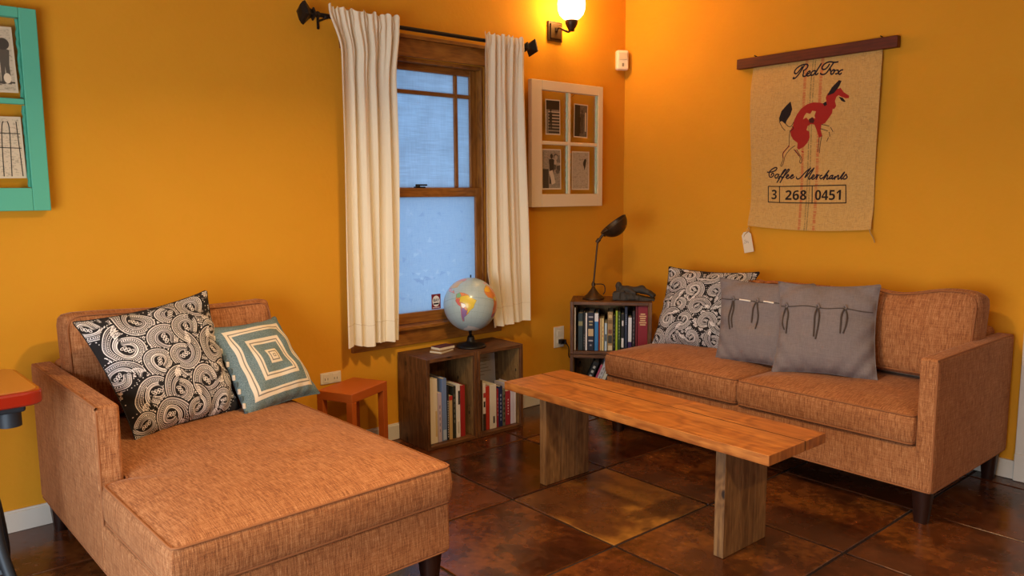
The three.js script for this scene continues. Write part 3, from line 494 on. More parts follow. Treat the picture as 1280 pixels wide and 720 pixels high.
// ------------------------------------------------------------------ sash frames with photographs
function photoTex(kind) {
  seed = 300 + kind * 13;
  return canvasTex(256, 384, (x, w, h) => {
    x.fillStyle = '#d8cbb0'; x.fillRect(0, 0, w, h); const tone = (v) => `rgb(${Math.round(v)},${Math.round(v * 0.93)},${Math.round(v * 0.8)})`;
    x.save(); x.beginPath(); x.rect(12, 12, w - 24, h - 24); x.clip();
    const grd = [120, 90, 150, 178, 205, 215][kind]; x.fillStyle = tone(grd); x.fillRect(0, 0, w, h);
    for (let k = 0; k < 900; k++) { x.fillStyle = `rgba(${rnd() < 0.5 ? '20,16,12' : '225,215,195'},.12)`; x.fillRect(rnd() * w, rnd() * h, 3 + rnd() * 18, 2 + rnd() * 6); }
    const person = (cx, cy, s, c) => { x.fillStyle = tone(c); x.beginPath(); x.ellipse(cx, cy - s * 1.18, s * 0.15, s * 0.19, 0, 0, 7); x.fill(); x.beginPath(); x.moveTo(cx - s * 0.3, cy - s * 0.9); x.quadraticCurveTo(cx, cy - s * 1.05, cx + s * 0.3, cy - s * 0.9); x.lineTo(cx + s * 0.22, cy - s * 0.1); x.lineTo(cx + s * 0.24, cy + s); x.lineTo(cx + s * 0.06, cy + s); x.lineTo(cx, cy); x.lineTo(cx - s * 0.08, cy + s); x.lineTo(cx - s * 0.26, cy + s); x.lineTo(cx - s * 0.22, cy - s * 0.1); x.closePath(); x.fill(); };
    if (kind === 0) { for (let k = 0; k < 7; k++) { x.fillStyle = tone(190 - k * 8); x.fillRect(50, 130 + k * 34, w, 13); x.fillStyle = tone(40); x.fillRect(50, 143 + k * 34, w, 17); } x.fillStyle = tone(30); x.fillRect(0, 0, w, 110); person(90, 230, 95, 35); }
    if (kind === 1) { x.fillStyle = tone(35); x.fillRect(0, 0, 110, h); x.fillStyle = tone(200); x.fillRect(205, 90, 22, 220); person(150, 220, 115, 60); person(96, 240, 95, 22); }
    if (kind === 2) { x.fillStyle = tone(60); x.fillRect(0, 190, 90, 190); for (let k = 0; k < 30; k++) { x.fillStyle = tone(60 + rnd() * 120); x.beginPath(); x.arc(150 + rnd() * 100, 60 + rnd() * 160, 12 + rnd() * 16, 0, 7); x.fill(); } person(130, 210, 120, 45); x.fillStyle = tone(205); x.save(); x.translate(120, 205); x.rotate(-0.3); x.fillRect(-26, 0, 50, 130); x.restore(); }
    if (kind === 3) { x.fillStyle = tone(30); x.beginPath(); x.moveTo(196, 70); x.quadraticCurveTo(150, 110, 176, 150); x.lineTo(186, 190); x.quadraticCurveTo(206, 140, 214, 84); x.fill(); }
    if (kind === 4) { person(200, 230, 105, 90); person(150, 250, 92, 130); x.fillStyle = tone(70); x.fillRect(90, 320, 170, 10); x.beginPath(); x.arc(200, 100, 34, 0, 7); x.fill(); x.fillStyle = tone(235); x.beginPath(); x.ellipse(206, 300, 20, 30, 0, 0, 7); x.fill(); }
    if (kind === 5) { x.strokeStyle = tone(28); x.lineWidth = 5; for (let k = 0; k < 4; k++) { x.beginPath(); x.moveTo(60 + k * 40, h); x.bezierCurveTo(60 + k * 44, 120, 60 + k * 46, 34 + k * 4, 130 + k * 18, 30); x.stroke(); } for (const y of [100, 190]) { x.beginPath(); x.moveTo(30, y); x.lineTo(w, y + 6); x.stroke(); } x.beginPath(); x.moveTo(230, 30); x.lineTo(238, h); x.stroke(); person(120, 170, 46, 90); }
    x.restore();
  });
}
function sashFrame(name, label, x0, x1, y0, y1, xin, yin, mx, my, paint, chips, photos, tilt, wire) {
  const Zf = ROOM.z0 + 0.04, t = thing(name, label, 'picture frame', [(x0 + x1) / 2, y0, ROOM.z0 + 0.016]), X = (x) => x - (x0 + x1) / 2, Y = (y) => y - y0;
  const D0 = 0, D1 = 0.035, S = (a, b, c, d, r = 0.003) => span(X(a), X(b), Y(c), Y(d), D0, D1, r);
  const [a, b] = xin, [c, d] = yin;
  part(t, 'stile', S(x0, a, y0, y1), paint); part(t, 'stile', S(b, x1, y0, y1), paint); part(t, 'rail', S(a, b, y0, c), paint); part(t, 'rail', S(a, b, d, y1), paint);
  for (const m of mx) part(t, 'muntin', span(X(m - 0.011), X(m + 0.011), Y(c), Y(d), 0.004, 0.03, 0.005), paint);
  for (const m of my) part(t, 'muntin', span(X(a), X(b), Y(m - 0.011), Y(m + 0.011), 0.004, 0.029, 0.005), paint);
  const xs = [a, ...mx.flatMap((m) => [m - 0.011, m + 0.011]), b], ys = [c, ...my.flatMap((m) => [m - 0.011, m + 0.011]), d];
  for (let i = 0; i < xs.length; i += 2) for (let j = 0; j < ys.length; j += 2) {
    part(t, 'pane', span(X(xs[i]), X(xs[i + 1]), Y(ys[j]), Y(ys[j + 1]), 0.01, 0.013, 0.0008), M.glass);
    // chipped green putty along the sides of each light
    const bead = (q) => { const pts = []; const e = q > 0 ? xs[i + 1] - 0.004 : xs[i] + 0.003; for (let k = 0; k <= 24; k++) pts.push([X(e + (rnd() - 0.5) * 0.004), Y(lerp(ys[j] + 0.004, ys[j + 1] - 0.004, k / 24)), 0.02 + (rnd() - 0.5) * 0.004]); return tube(pts, q > 0 ? 0.0085 : 0.004, 60, 5); };
    part(t, 'putty', bead(1), chips); part(t, 'putty', bead(-1), chips);
  }
  for (const [px, py, pw, ph, kind, rot] of photos) {
    const g = new THREE.BoxGeometry(pw, ph, 0.0008), m = part(t, 'photograph', g, mat('#ffffff', 0.5, { map: photoTex(kind) })); m.position.set(X(px), Y(py), 0.0145); m.rotation.z = rot;
  }
  if (wire) part(t, 'hanging_wire', tube([[0.02, Y(d) - 0.002, 0.006], [0.05, Y(d) - 0.02, 0.005], [0.08, Y(d) - 0.001, 0.006]], 0.0012, 16, 5), M.black);
}
const tealPaint = mat('#58bb9e', 0.55), whitePaint = mat('#ecdab4', 0.6), mintChip = mat('#b7cdb4', 0.6), tealChip = mat('#3a9c84', 0.6);
sashFrame('sash_photo_frame', 'turquoise old window sash holding black and white photographs', -0.02, 0.612, 1.292, 2.064, [0.07, 0.552], [1.381, 2.026], [0.3], [1.712], tealPaint, tealChip,
  [[0.453, 1.865, 0.158, 0.245, 4, 0.03], [0.455, 1.535, 0.165, 0.235, 5, 0.02], [0.19, 1.86, 0.15, 0.24, 1, 0], [0.19, 1.54, 0.15, 0.23, 2, 0]], 0);
sashFrame('sash_photo_frame', 'cream old four-pane window sash holding small photographs under the wall light', 3.178, 3.803, 1.262, 2.03, [3.263, 3.764 - 0.004], [1.341, 1.972], [3.503], [1.656], whitePaint, mintChip,
  [[3.372, 1.815, 0.125, 0.215, 0, 0.01], [3.618, 1.805, 0.125, 0.21, 1, -0.02], [3.36, 1.495, 0.165, 0.25, 2, 0.01], [3.617, 1.49, 0.16, 0.245, 3, 0]], 0, true);

// ------------------------------------------------------------------ wall light, sensor, outlets
{
  const x = 3.412, y = 2.338, t = thing('wall_sconce', 'bronze wall light with a glowing white glass bowl in the corner', 'wall light', [x, y, ROOM.z0]);
  part(t, 'backplate', merge(span(-0.06, 0.06, -0.06, 0.06, 0, 0.012, 0.004), span(-0.046, 0.046, -0.046, 0.046, 0.01, 0.02, 0.004), cyl(0.012, 0.012, 0.02, 0, 0.01, 0.02)), M.bronze);
  part(t, 'arm', tube([[0, 0.01, 0.018], [0.004, 0.016, 0.045], [0.012, -0.002, 0.075], [0.022, -0.014, 0.105], [0.03, 0.0, 0.12]], 0.0065, 30, 8), M.bronze);
  const cup = lathe([[0.001, -0.014], [0.018, -0.012], [0.02, 0.0], [0.028, 0.012], [0.037, 0.03], [0.04, 0.05], [0.034, 0.052], [0.001, 0.045]], 24); cup.translate(0.03, 0.0, 0.12); part(t, 'socket', cup, M.bronze);
  const gl = lathe([[0.024, 0.0], [0.05, 0.012], [0.072, 0.035], [0.083, 0.065], [0.085, 0.1], [0.08, 0.135], [0.084, 0.155], [0.082, 0.156], [0.077, 0.135], [0.081, 0.1], [0.079, 0.066], [0.069, 0.038], [0.048, 0.016], [0.024, 0.004]], 36); gl.translate(0.03, 0.05, 0.12);
  part(t, 'glass_bowl', gl, mat('#fff8ea', 0.4, { emissive: new THREE.Color().setRGB(1, 0.9, 0.66), emissiveIntensity: 2.2, side: THREE.DoubleSide }), 'glowing opal glass');
  const l = new THREE.PointLight(new THREE.Color().setRGB(1, 0.52, 0.12), 0.8, 0, 2); l.position.set(0.03, 0.13, 0.12); l.castShadow = true; l.shadow.radius = 2.5; t.add(l);
}
{
  const t = thing('motion_sensor', 'small white motion sensor box high in the corner', 'sensor', [4.005, 2.222, ROOM.z0 + 0.03], -0.5);
  part(t, 'housing', span(-0.042, 0.042, -0.065, 0.065, -0.022, 0.022, 0.014, 3), M.plastic); part(t, 'lens', span(-0.03, 0.03, 0.0, 0.048, 0.018, 0.027, 0.008, 2), mat('#d8cdb8', 0.3)); part(t, 'emblem', span(-0.007, 0.007, -0.042, -0.02, 0.02, 0.0235, 0.002), mat('#8c8376', 0.5));
}
{
  const dark = mat('#3a342c', 0.6);
  const t = thing('wall_outlet', 'wide white double outlet plate above the orange side table', 'outlet', [1.822, 0.408, ROOM.z0]);
  part(t, 'plate', span(-0.058, 0.058, -0.03, 0.03, 0, 0.006, 0.003, 2), M.plastic); for (const s of [-1, 1]) { const q = part(t, 'socket', span(s * 0.026 - 0.017, s * 0.026 + 0.017, -0.022, 0.022, 0.004, 0.008, 0.003), M.plastic); part(q, 'slot', merge(span(s * 0.026 - 0.009, s * 0.026 - 0.006, -0.01, 0.002, 0.007, 0.0088), span(s * 0.026 + 0.006, s * 0.026 + 0.009, -0.01, 0.002, 0.007, 0.0088)), dark); }
  const u = thing('wall_outlet', 'upright white outlet plate with a black plug beside the stacked book crates', 'outlet', [3.452, 0.417, ROOM.z0]);
  part(u, 'plate', span(-0.045, 0.045, -0.069, 0.069, 0, 0.006, 0.003, 2), M.plastic); part(u, 'socket', span(-0.02, 0.02, 0.008, 0.042, 0.004, 0.009, 0.004), M.plastic); part(u, 'socket', span(-0.02, 0.02, -0.042, -0.008, 0.004, 0.009, 0.004), M.plastic);
  const c = thing('power_cord', 'black plug and cord running from the outlet to behind the crates', 'cord', [3.457, 0.39, ROOM.z0 + 0.01]);
  part(c, 'plug', merge(span(-0.018, 0.018, -0.016, 0.014, 0, 0.03, 0.006, 2), cyl(0.008, 0.011, 0.03, 0.022, -0.004, 0.024)), M.black);
  part(c, 'cable', tube([[0.03, -0.012, 0.026], [0.05, -0.05, 0.03], [0.055, -0.1, 0.024], [0.075, -0.115, 0.02], [0.11, -0.09, 0.015], [0.2, -0.05, 0.012]], 0.0035, 40, 6), M.black);
}

// ------------------------------------------------------------------ printed burlap banner
{
  const SCRIPT = [[262,108,258,112,264,115,275,112,287,99,300,82,312,62,318,52],[306,57,294,74,279,89,269,89,262,80,266,66,283,53,301,47,321,46,335,48,341,57,336,69,325,77,316,79],[316,79,319,91,315,104,320,113,332,112,342,105],[335,104,349,102,357,95,354,87,345,90,338,100,337,109,346,115,357,111],[385,91,376,88,365,96,360,107,364,114,375,113,387,101,399,84,415,57],[399,84,388,103,388,112,395,114,402,107],[508,54,491,57,471,51,454,51,437,57,424,70,421,81,429,90,441,89,453,79,462,64],[486,55,475,72,463,91,450,110,435,117,421,114,417,108],[464,89,472,88,470,99],[488,94,477,100,473,111,478,119,488,115,494,104,489,93,498,100],[505,98,513,97,516,106,518,118,525,122,532,115],[538,98,529,98,520,107,511,117,502,117],[106,627,120,628,139,625,158,618,169,605,164,600,150,602,134,611,120,623,115,638,119,653,128,658,140,652,148,641,143,632,135,634,130,645],[168,638,157,643,153,654,160,663,171,656,177,646,171,638,180,642],[176,663,192,648,210,629,226,613,219,611,208,621,194,644,181,667,168,685],[198,663,216,646,234,630,247,615,240,611,229,621,213,646,200,667,188,686],[183,652,211,657],[223,657,237,653,243,645,236,641,227,651,227,661,235,666,246,659],[248,657,262,653,272,647,266,642,255,651,253,663,261,666,276,656],[291,658,290,664,299,670,313,665,330,648,351,628,377,612],[376,612,362,630,349,649,341,665,358,649,379,627,398,612],[398,612,384,635,370,655,365,667,370,673,381,665,387,659],[381,665,394,662,402,654,398,647,389,653,384,666,390,673,401,669,411,660],[411,660,417,650,415,646,423,652,418,662,413,672],[423,652,430,650],[446,652,438,652,434,662,438,671,446,670,459,660],[459,660,475,641,489,623,479,639,467,657,457,674],[461,669,473,653,482,650,480,661,474,672,481,674,491,665],[512,653,501,652,492,663,491,673,502,669,512,654,507,665,506,674,515,671,524,659],[521,674,528,656,527,667,539,653,545,653,541,666,540,674,546,674,556,662],[556,662,567,646,579,634,568,652,556,670,560,675,568,670,580,654],[580,654,588,647,586,654,594,663,585,674,573,674]];
  const FOX = {
    body: [522,198,532,193,551,217,581,237,580,247,564,247,540,237,524,228,512,238,505,260,513,287,503,301,495,297,492,323,477,345,454,374,434,380,431,411,441,442,424,449,410,410,396,378,375,373,354,383,347,406,364,415,367,446,354,473,334,492,304,506,295,498,298,470,271,449,257,425,253,400,268,378,276,346,292,316,316,287,349,268,383,261,424,266,445,272,461,260,456,241,463,222,487,202,506,196],
    patch: [347,312,369,320,380,304,402,309,394,331,399,347,378,339,362,354,346,337,327,346,335,327],
    smudge: [361,348,382,338,395,356,388,371,366,367],
    ear: [522,151,486,187,467,219,464,230,499,218,518,194,527,180,537,156],
    tail: [252,238,228,256,198,285,184,324,187,344,201,341,224,360,229,343,252,313,263,282],
    mouth: [526,238,548,245,565,265,557,268,541,259],
    nape: [439,270,457,260,463,277,450,285],
    lines: [[223,355,237,376,259,377,272,354],[187,344,199,373,221,395],[250,400,243,448,248,480,212,511,202,526,209,559,188,591,197,597,210,575,217,535,256,496,281,485],[274,505,296,530,315,554,307,578,320,585,324,558,305,530,291,506],[424,449,422,488,418,526],[428,531,430,492,439,442],[438,381,463,386,479,391],[489,399,502,420],[431,403,472,416],[481,423,486,445],[478,452,469,471],[253,400,277,390,264,377]],
    redlines: [[245,484,203,518,207,547],[322,519,331,523],[282,509,306,542]],
  };
  const art = canvasTex(1110, 1425, (x, W, H) => {
    const k = 1.5; x.fillStyle = '#d0a55e'; x.fillRect(0, 0, W, H);
    for (let q = 0; q < 26000; q++) { const h = rnd() < 0.5, v = rnd(); x.fillStyle = v < 0.45 ? 'rgba(120,84,44,.16)' : v < 0.9 ? 'rgba(226,200,150,.2)' : 'rgba(90,60,30,.22)'; x.fillRect(rnd() * W, rnd() * H, h ? 8 + rnd() * 26 : 1.6, h ? 1.6 : 8 + rnd() * 26); }
    // woven stripes of the sack
    for (const [a, b, w, c] of [[333, 323, 17, 'rgba(190,78,44,.6)'], [369, 356, 7, 'rgba(84,84,50,.62)'], [383, 370, 7, 'rgba(84,84,50,.62)'], [424, 413, 19, 'rgba(190,78,44,.6)']]) for (let y = 0; y < H; y += 3) { x.fillStyle = c; if (rnd() < 0.82) x.fillRect((lerp(a, b, y / H) - w / 2) * k + (rnd() - 0.5) * 3, y, w * k * (0.75 + rnd() * 0.3), 2.4); }
    const path = (p) => { x.beginPath(); for (let q = 0; q < p.length; q += 2) q ? x.lineTo(p[q] * k, p[q + 1] * k) : x.moveTo(p[q] * k, p[q + 1] * k); };
    const curve = (p) => { x.beginPath(); x.moveTo(p[0] * k, p[1] * k); for (let q = 2; q < p.length - 2; q += 2) x.quadraticCurveTo(p[q] * k, p[q + 1] * k, (p[q] + p[q + 2]) / 2 * k, (p[q + 1] + p[q + 3]) / 2 * k); x.lineTo(p[p.length - 2] * k, p[p.length - 1] * k); };
    const ink = '#211718', red = '#a5241c'; x.lineJoin = x.lineCap = 'round';
    x.fillStyle = x.strokeStyle = red; x.lineWidth = 3 * k; path([...FOX.body, ...FOX.body.slice(0, 2)]); x.fill(); x.stroke(); x.fillStyle = '#d0a55e'; path(FOX.patch); x.fill(); x.fillStyle = '#4a1c16'; path(FOX.smudge); x.fill();
    x.fillStyle = ink; for (const p of ['ear', 'tail', 'mouth', 'nape']) { path(FOX[p]); x.fill(); }
    x.strokeStyle = red; x.lineWidth = 6 * k; for (const l of FOX.redlines) { curve(l); x.stroke(); }
    x.strokeStyle = ink; x.lineWidth = 3.4 * k; for (const l of FOX.lines) { curve(l); x.stroke(); }
    x.strokeStyle = '#1c1322'; SCRIPT.forEach((s, n) => { x.lineWidth = (n < 12 ? 8.2 : 7) * k; curve(s); x.stroke(); });
    x.strokeStyle = ink; x.lineWidth = 5.5 * k; x.lineCap = 'butt'; x.lineJoin = 'miter'; path([112, 709, 586, 706, 591, 801, 115, 800, 112, 709]); x.stroke(); path([184, 709, 188, 802]); x.stroke(); path([390, 708, 394, 804]); x.stroke();
    x.fillStyle = ink; x.font = 'bold ' + 74 * k + 'px sans-serif'; x.textAlign = 'center';
    const word = (s, cx, y, w) => { const m = x.measureText(s).width; x.save(); x.translate(cx * k, y * k); x.scale(w * k / m, 1); x.fillText(s, 0, 0); x.restore(); };
    word('3', 152, 782, 38); word('268', 290, 784, 140); word('0451', 490, 784, 165);
  });
  const t = thing('burlap_banner', 'burlap sack banner with a red fox print hanging from a wooden bar', 'banner', [ROOM.x1, 2.06, -2.23]);
  const W = 0.74, H = 0.93, NX = 40, NY = 46, th = 0.002, pos = [], uv = [], idx = [];
  for (const s of [1, -1]) for (let j = 0; j <= NY; j++) for (let i = 0; i <= NX; i++) {
    const u = i / NX, v = j / NY, b = 2 * u - 1;
    const y = 0.02 - v * (H + 0.018 * (1 - b * b) * v) - 0.006 * (1 - v) * Math.sin(u * 9), z = (u - 0.5) * W * (1 + 0.008 * Math.sin(v * 7) - 0.016 * v) - 0.006 * v;
    const off = 0.02 + 0.012 * Math.sin(v * 5.2 + 0.4) * (1 - 0.4 * b) * smooth(0, 0.15, v) + 0.004 * Math.sin(u * 8 + v * 3) * v + 0.018 * smooth(0.85, 1, v) * b * b;
    pos.push(-off - s * th / 2, y, z); uv.push(u, 1 - v * (H + 0.02) / 0.95);
  }
  const c = NX + 1, n = c * (NY + 1);
  for (let j = 0; j < NY; j++) for (let i = 0; i < NX; i++) { const a = j * c + i, b = a + 1, e = a + c, d = e + 1; idx.push(a, e, b, b, e, d, n + a, n + b, n + e, n + b, n + d, n + e); }
  const strip = (a, b) => idx.push(a, b, a + n, b, b + n, a + n);
  for (let j = 0; j < NY; j++) { strip(j * c, (j + 1) * c); strip((j + 1) * c + NX, j * c + NX); } for (let i = 0; i < NX; i++) { strip(i + 1, i); strip(NY * c + i, NY * c + i + 1); }
  const g = new THREE.BufferGeometry(); g.setAttribute('position', new THREE.Float32BufferAttribute(pos, 3)); g.setAttribute('uv', new THREE.Float32BufferAttribute(uv, 2)); g.setIndex(idx); g.computeVertexNormals();
  const cloth = part(t, 'burlap', g, mat('#ffffff', 0.97, { map: art, bumpMap: T.weave, bumpScale: 0.002, side: THREE.DoubleSide }));
  // frayed selvedge threads
  const fr = []; for (let k = 0; k < 70; k++) { const s = k % 2 ? 1 : -1, y = 0.0 - rnd() * 0.9, z = s * (W / 2) * (1 - 0.01) * 1.0; fr.push(bar([-0.024, y, z - s * 0.004], [-0.022 - rnd() * 0.006, y - 0.004 + rnd() * 0.008, z + s * (0.004 + rnd() * 0.006)], 0.0007, 0.0004, 4)); }
  const frp = part(cloth, 'fringe', merge(fr), mat('#b08c58', 1)); frp.userData.kind = 'stuff';
  for (const [z, y] of [[-0.365, -0.918], [0.352, -0.908]]) part(cloth, 'corner_string', tube([[-0.03, y, z], [-0.034, y - 0.02, z + 0.008], [-0.03, y - 0.045, z + 0.022 * Math.sign(z)], [-0.028, y - 0.07, z + 0.03 * Math.sign(z)]], 0.003, 20, 5), mat('#b9935c', 1));
  part(t, 'bar', boxUV(span(-0.045, -0.008, -0.002, 0.056, -0.468, 0.452, 0.004), 0.5, false, 0.2, 0, 'z'), mat('#a05a34', 0.5, { map: T.trim }));
  for (const z of [-0.36, 0.36]) part(t, 'nail', bar([-0.002, 0.062, z], [-0.03, 0.066, z], 0.003), M.black);
  const tg = thing('paper_tag', 'small white paper price tag hanging from the corner of the burlap banner', 'tag', [ROOM.x1 - 0.03, 1.125, -2.602]);
  const card = new THREE.ExtrudeGeometry(new THREE.Shape([[-0.032, 0], [-0.016, 0.018], [0.016, 0.018], [0.032, 0], [0.032, -0.105], [-0.032, -0.105]].map(([a, b]) => new THREE.Vector2(a, b))), { depth: 0.001, bevelEnabled: false }); card.rotateY(-Math.PI / 2); card.rotateX(-0.22); card.translate(0, -0.03, -0.005);
  part(tg, 'card', card, mat('#e8dcc4', 0.8)); part(tg, 'thread', tube([[-0.006, 0.01, 0.006], [-0.004, -0.005, 0.0], [-0.003, -0.022, -0.004]], 0.0012, 12, 5), mat('#cdb98f', 0.9));
  const scr = []; for (let k = 0; k < 4; k++) scr.push(tube([[-0.0012, -0.062 + 0.006 * Math.sin(k * 2), -0.018 + k * 0.008], [-0.0012, -0.072 + 0.005 * Math.cos(k * 3), -0.012 + k * 0.008], [-0.0012, -0.086 + 0.004 * k, -0.02 + k * 0.008]], 0.0008, 8, 4)); part(tg, 'handwriting', merge(scr), mat('#6b6258', 0.9));
}

// ------------------------------------------------------------------ crates, books and what stands on them
const edgeWood = mat('#c9b0a0', 0.5, { map: T.crate });
function crate(label, pos, turn, w, h, d, group) {
  const t = thing('wooden_crate', label, 'crate', pos, turn, group), b = 0.02, o = rnd();
  const P = (x0, x1, y0, y1, z0, z1, sw, m, n) => part(t, n, boxUV(span(x0, x1, y0, y1, z0, z1, 0.0025), 0.42, sw, o + rnd(), rnd()), m);
  P(-w / 2, -w / 2 + b, 0, h, -d, 0, false, M.crate, 'side_panel'); P(w / 2 - b, w / 2, 0, h, -d, 0, false, M.crate, 'side_panel');
  P(-w / 2 + b, w / 2 - b, h - b, h, -d, 0, true, M.crate, 'top_panel'); P(-w / 2 + b, w / 2 - b, 0, b, -d, 0, true, M.crate, 'bottom_panel');
  P(-w / 2 + b, w / 2 - b, b, h - b, -d, -d + 0.01, false, M.crateIn, 'back_panel');
  P(w / 2 - b - 0.004, w / 2 - b + 0.001, b, h - b, -d + 0.01, -0.012, false, M.crateIn, 'inner_lining'); P(-w / 2 + b - 0.001, -w / 2 + b + 0.004, b, h - b, -d + 0.01, -0.012, false, M.crateIn, 'inner_lining');
  return t;
}
crate('dark wooden crate by the side table, upright and full of tall books', [2.382, 0, -3.3], 0, 0.331, 0.49, 0.282, 'upright crates under the window');
crate('dark wooden crate carrying the globe, upright with a knotty inner side', [2.717, 0, -3.3], 0, 0.331, 0.49, 0.282, 'upright crates under the window');
const STURN = THREE.MathUtils.degToRad(-48.586), SR = [0.66149, 0.74996], SN = [-0.74996, 0.66149], SF = [3.326, -3.366];
const onShelf = (s, y, off) => [SF[0] + SR[0] * s + SN[0] * off, y, SF[1] + SR[1] * s + SN[1] * off];
crate('lower wooden crate of the corner stack, mostly behind the sofa', onShelf(0.2487, 0, 0), STURN, 0.497, 0.353, 0.285, 'crates stacked in the corner');
crate('upper wooden crate of the corner stack, packed with books', onShelf(0.2487, 0.356, 0), STURN, 0.497, 0.329, 0.285, 'crates stacked in the corner');
const bookMats = {};
const bm = (c) => bookMats[c] ??= mat(c, 0.55);
function book(label, pos, turn, w, h, d, color, o = {}) {
  const t = thing('book', label, 'book', pos, turn, o.group); t.rotation.order = 'YXZ'; if (o.lean) t.rotation.z = o.lean;
  const c = Math.min(0.0025, w * 0.2), m = bm(color);
  part(t, 'cover', merge(span(-w / 2, w / 2, 0, h, -0.004, 0, 0.0018), span(-w / 2, -w / 2 + c, 0, h, -d, -0.002, 0.0008), span(w / 2 - c, w / 2, 0, h, -d, -0.002, 0.0008)), m);
  part(t, 'pages', span(-w / 2 + c * 0.9, w / 2 - c * 0.9, 0.003, h - 0.003, -d + 0.004, -0.003, 0.0006), M.page);
  for (const [a, b, col, f = 0.7, off = 0] of o.marks ?? []) part(t, 'spine_mark', span(-w * f / 2 + off * w, w * f / 2 + off * w, h * a, h * b, -0.002, 0.0007, 0.0003), bm(col));
  return t;
}
// rows of small dashes stand for lettering too small to read
const dashes = (a, b, n, col, f = 0.5) => Array.from({ length: n }, (_, k) => [lerp(a, b, k / n), lerp(a, b, (k + 0.55) / n), col, f * (0.6 + 0.4 * rnd())]);
const LB = { group: 'books in the upright crates' };
for (const [x0, x1, h, c, label, marks, lean = 0] of [
  [2.2425, 2.251, 0.235, '#9fb0b8', 'short grey-blue book at the side-table end of the crate', []],
  [2.2525, 2.306, 0.352, '#d8cdb6', 'tall cream art book, thickest in the crate by the side table', [[0.1, 0.5, '#c3a878', 0.2, 0.32]]],
  [2.308, 2.333, 0.272, '#b7a9b8', 'pale lilac book beside the tall cream art book', dashes(0.2, 0.8, 5, '#8a7c90', 0.4)],
  [2.335, 2.366, 0.345, '#6d85b4', 'tall sky-blue book beside the lilac one', [[0.02, 0.18, '#a9bcda']]],
  [2.368, 2.38, 0.3, '#1d1c22', 'black book with a column of white dots on the spine', dashes(0.05, 0.75, 16, '#d9d4cc', 0.35)],
  [2.382, 2.404, 0.242, '#b99a66', 'tan book with a red-topped spine', [[0.9, 1.0, '#b02f28', 1]]],
  [2.407, 2.426, 0.292, '#2a2a22', 'black-green book next to the white one in the crate', dashes(0.3, 0.9, 6, '#6d6a58', 0.5)],
  [2.429, 2.456, 0.297, '#ddd8d2', 'white book with a black label, next to a plain red one', [[0.62, 0.88, '#2b2626', 0.45, 0.2], [0.08, 0.3, '#b9b2a8', 0.3]]],
  [2.459, 2.489, 0.287, '#9c2320', 'plain red book at the end of the row beside the crate wall', []],
]) book(label, [(x0 + x1) / 2, 0.0205, -3.335], 0, x1 - x0 - 0.001, h, 0.2, c, { ...LB, marks });
for (const [x0, x1, h, c, label, marks] of [
  [2.588, 2.598, 0.255, '#cdb48c', 'thin beige booklet at the start of the globe crate row', []],
  [2.6, 2.612, 0.292, '#4a3424', 'thin dark brown book behind the red-labelled white one', []],
  [2.614, 2.634, 0.272, '#e2d9cf', 'white book with red and black labels on its spine', [[0.7, 0.8, '#a33', 0.8], [0.5, 0.62, '#222', 0.6], [0.0, 0.36, '#3c2c20', 1.0]]],
  [2.636, 2.661, 0.252, '#b5301f', 'bright red book beside the thick white one', []],
  [2.664, 2.711, 0.255, '#d9d3c4', 'thick white hardback with a small dark mark low on its spine', [[0.12, 0.28, '#3a3632', 0.25, 0.1]]],
  [2.714, 2.727, 0.226, '#8c1f2b', 'slim wine-red book left of a navy one', dashes(0.3, 0.8, 5, '#c9a0a0', 0.3)],
  [2.729, 2.756, 0.236, '#1e2a55', 'navy blue book with pale lettering under the globe', dashes(0.15, 0.85, 7, '#8d97bb', 0.35)],
  [2.758, 2.777, 0.217, '#6c6a58', 'mottled grey-green book right of the navy one', dashes(0.1, 0.9, 6, '#2c2c26', 0.7)],
  [2.78, 2.815, 0.2, '#9c2a36', 'short crimson book with white dots on its spine', dashes(0.3, 0.8, 6, '#e5cfcf', 0.2)],
  [2.8175, 2.857, 0.235, '#cfcadf', 'pale lilac book at the corner end of the globe crate', [[0.0, 1.0, '#e8e5ee', 0.18, 0.35]]],
]) book(label, [(x0 + x1) / 2, 0.0205, -3.335], 0, x1 - x0 - 0.001, h, 0.15, c, { ...LB, marks });
{
  const t = thing('large_book', 'large pale picture book standing at the back of the globe crate with its cover showing', 'book', [2.742, 0.0205, -3.525], 0, LB.group); t.rotation.x = -0.05;
  part(t, 'cover', merge(span(-0.115, 0.115, 0, 0.392, 0.012, 0.0155, 0.001), span(-0.115, 0.115, 0, 0.392, -0.0015, 0.002, 0.001), span(-0.115, -0.111, 0, 0.392, -0.001, 0.015, 0.001)), bm('#ccd0da')); part(t, 'pages', span(-0.112, 0.111, 0.003, 0.389, 0.001, 0.013, 0.0005), M.page);
  for (let k = 0; k < 6; k++) part(t, 'print_line', span(-0.09, 0.03 + 0.06 * rnd(), 0.365 - k * 0.02, 0.369 - k * 0.02, 0.0145, 0.016, 0.0003), bm('#8d909c'));
}
const SB = { group: 'books in the corner crates' };
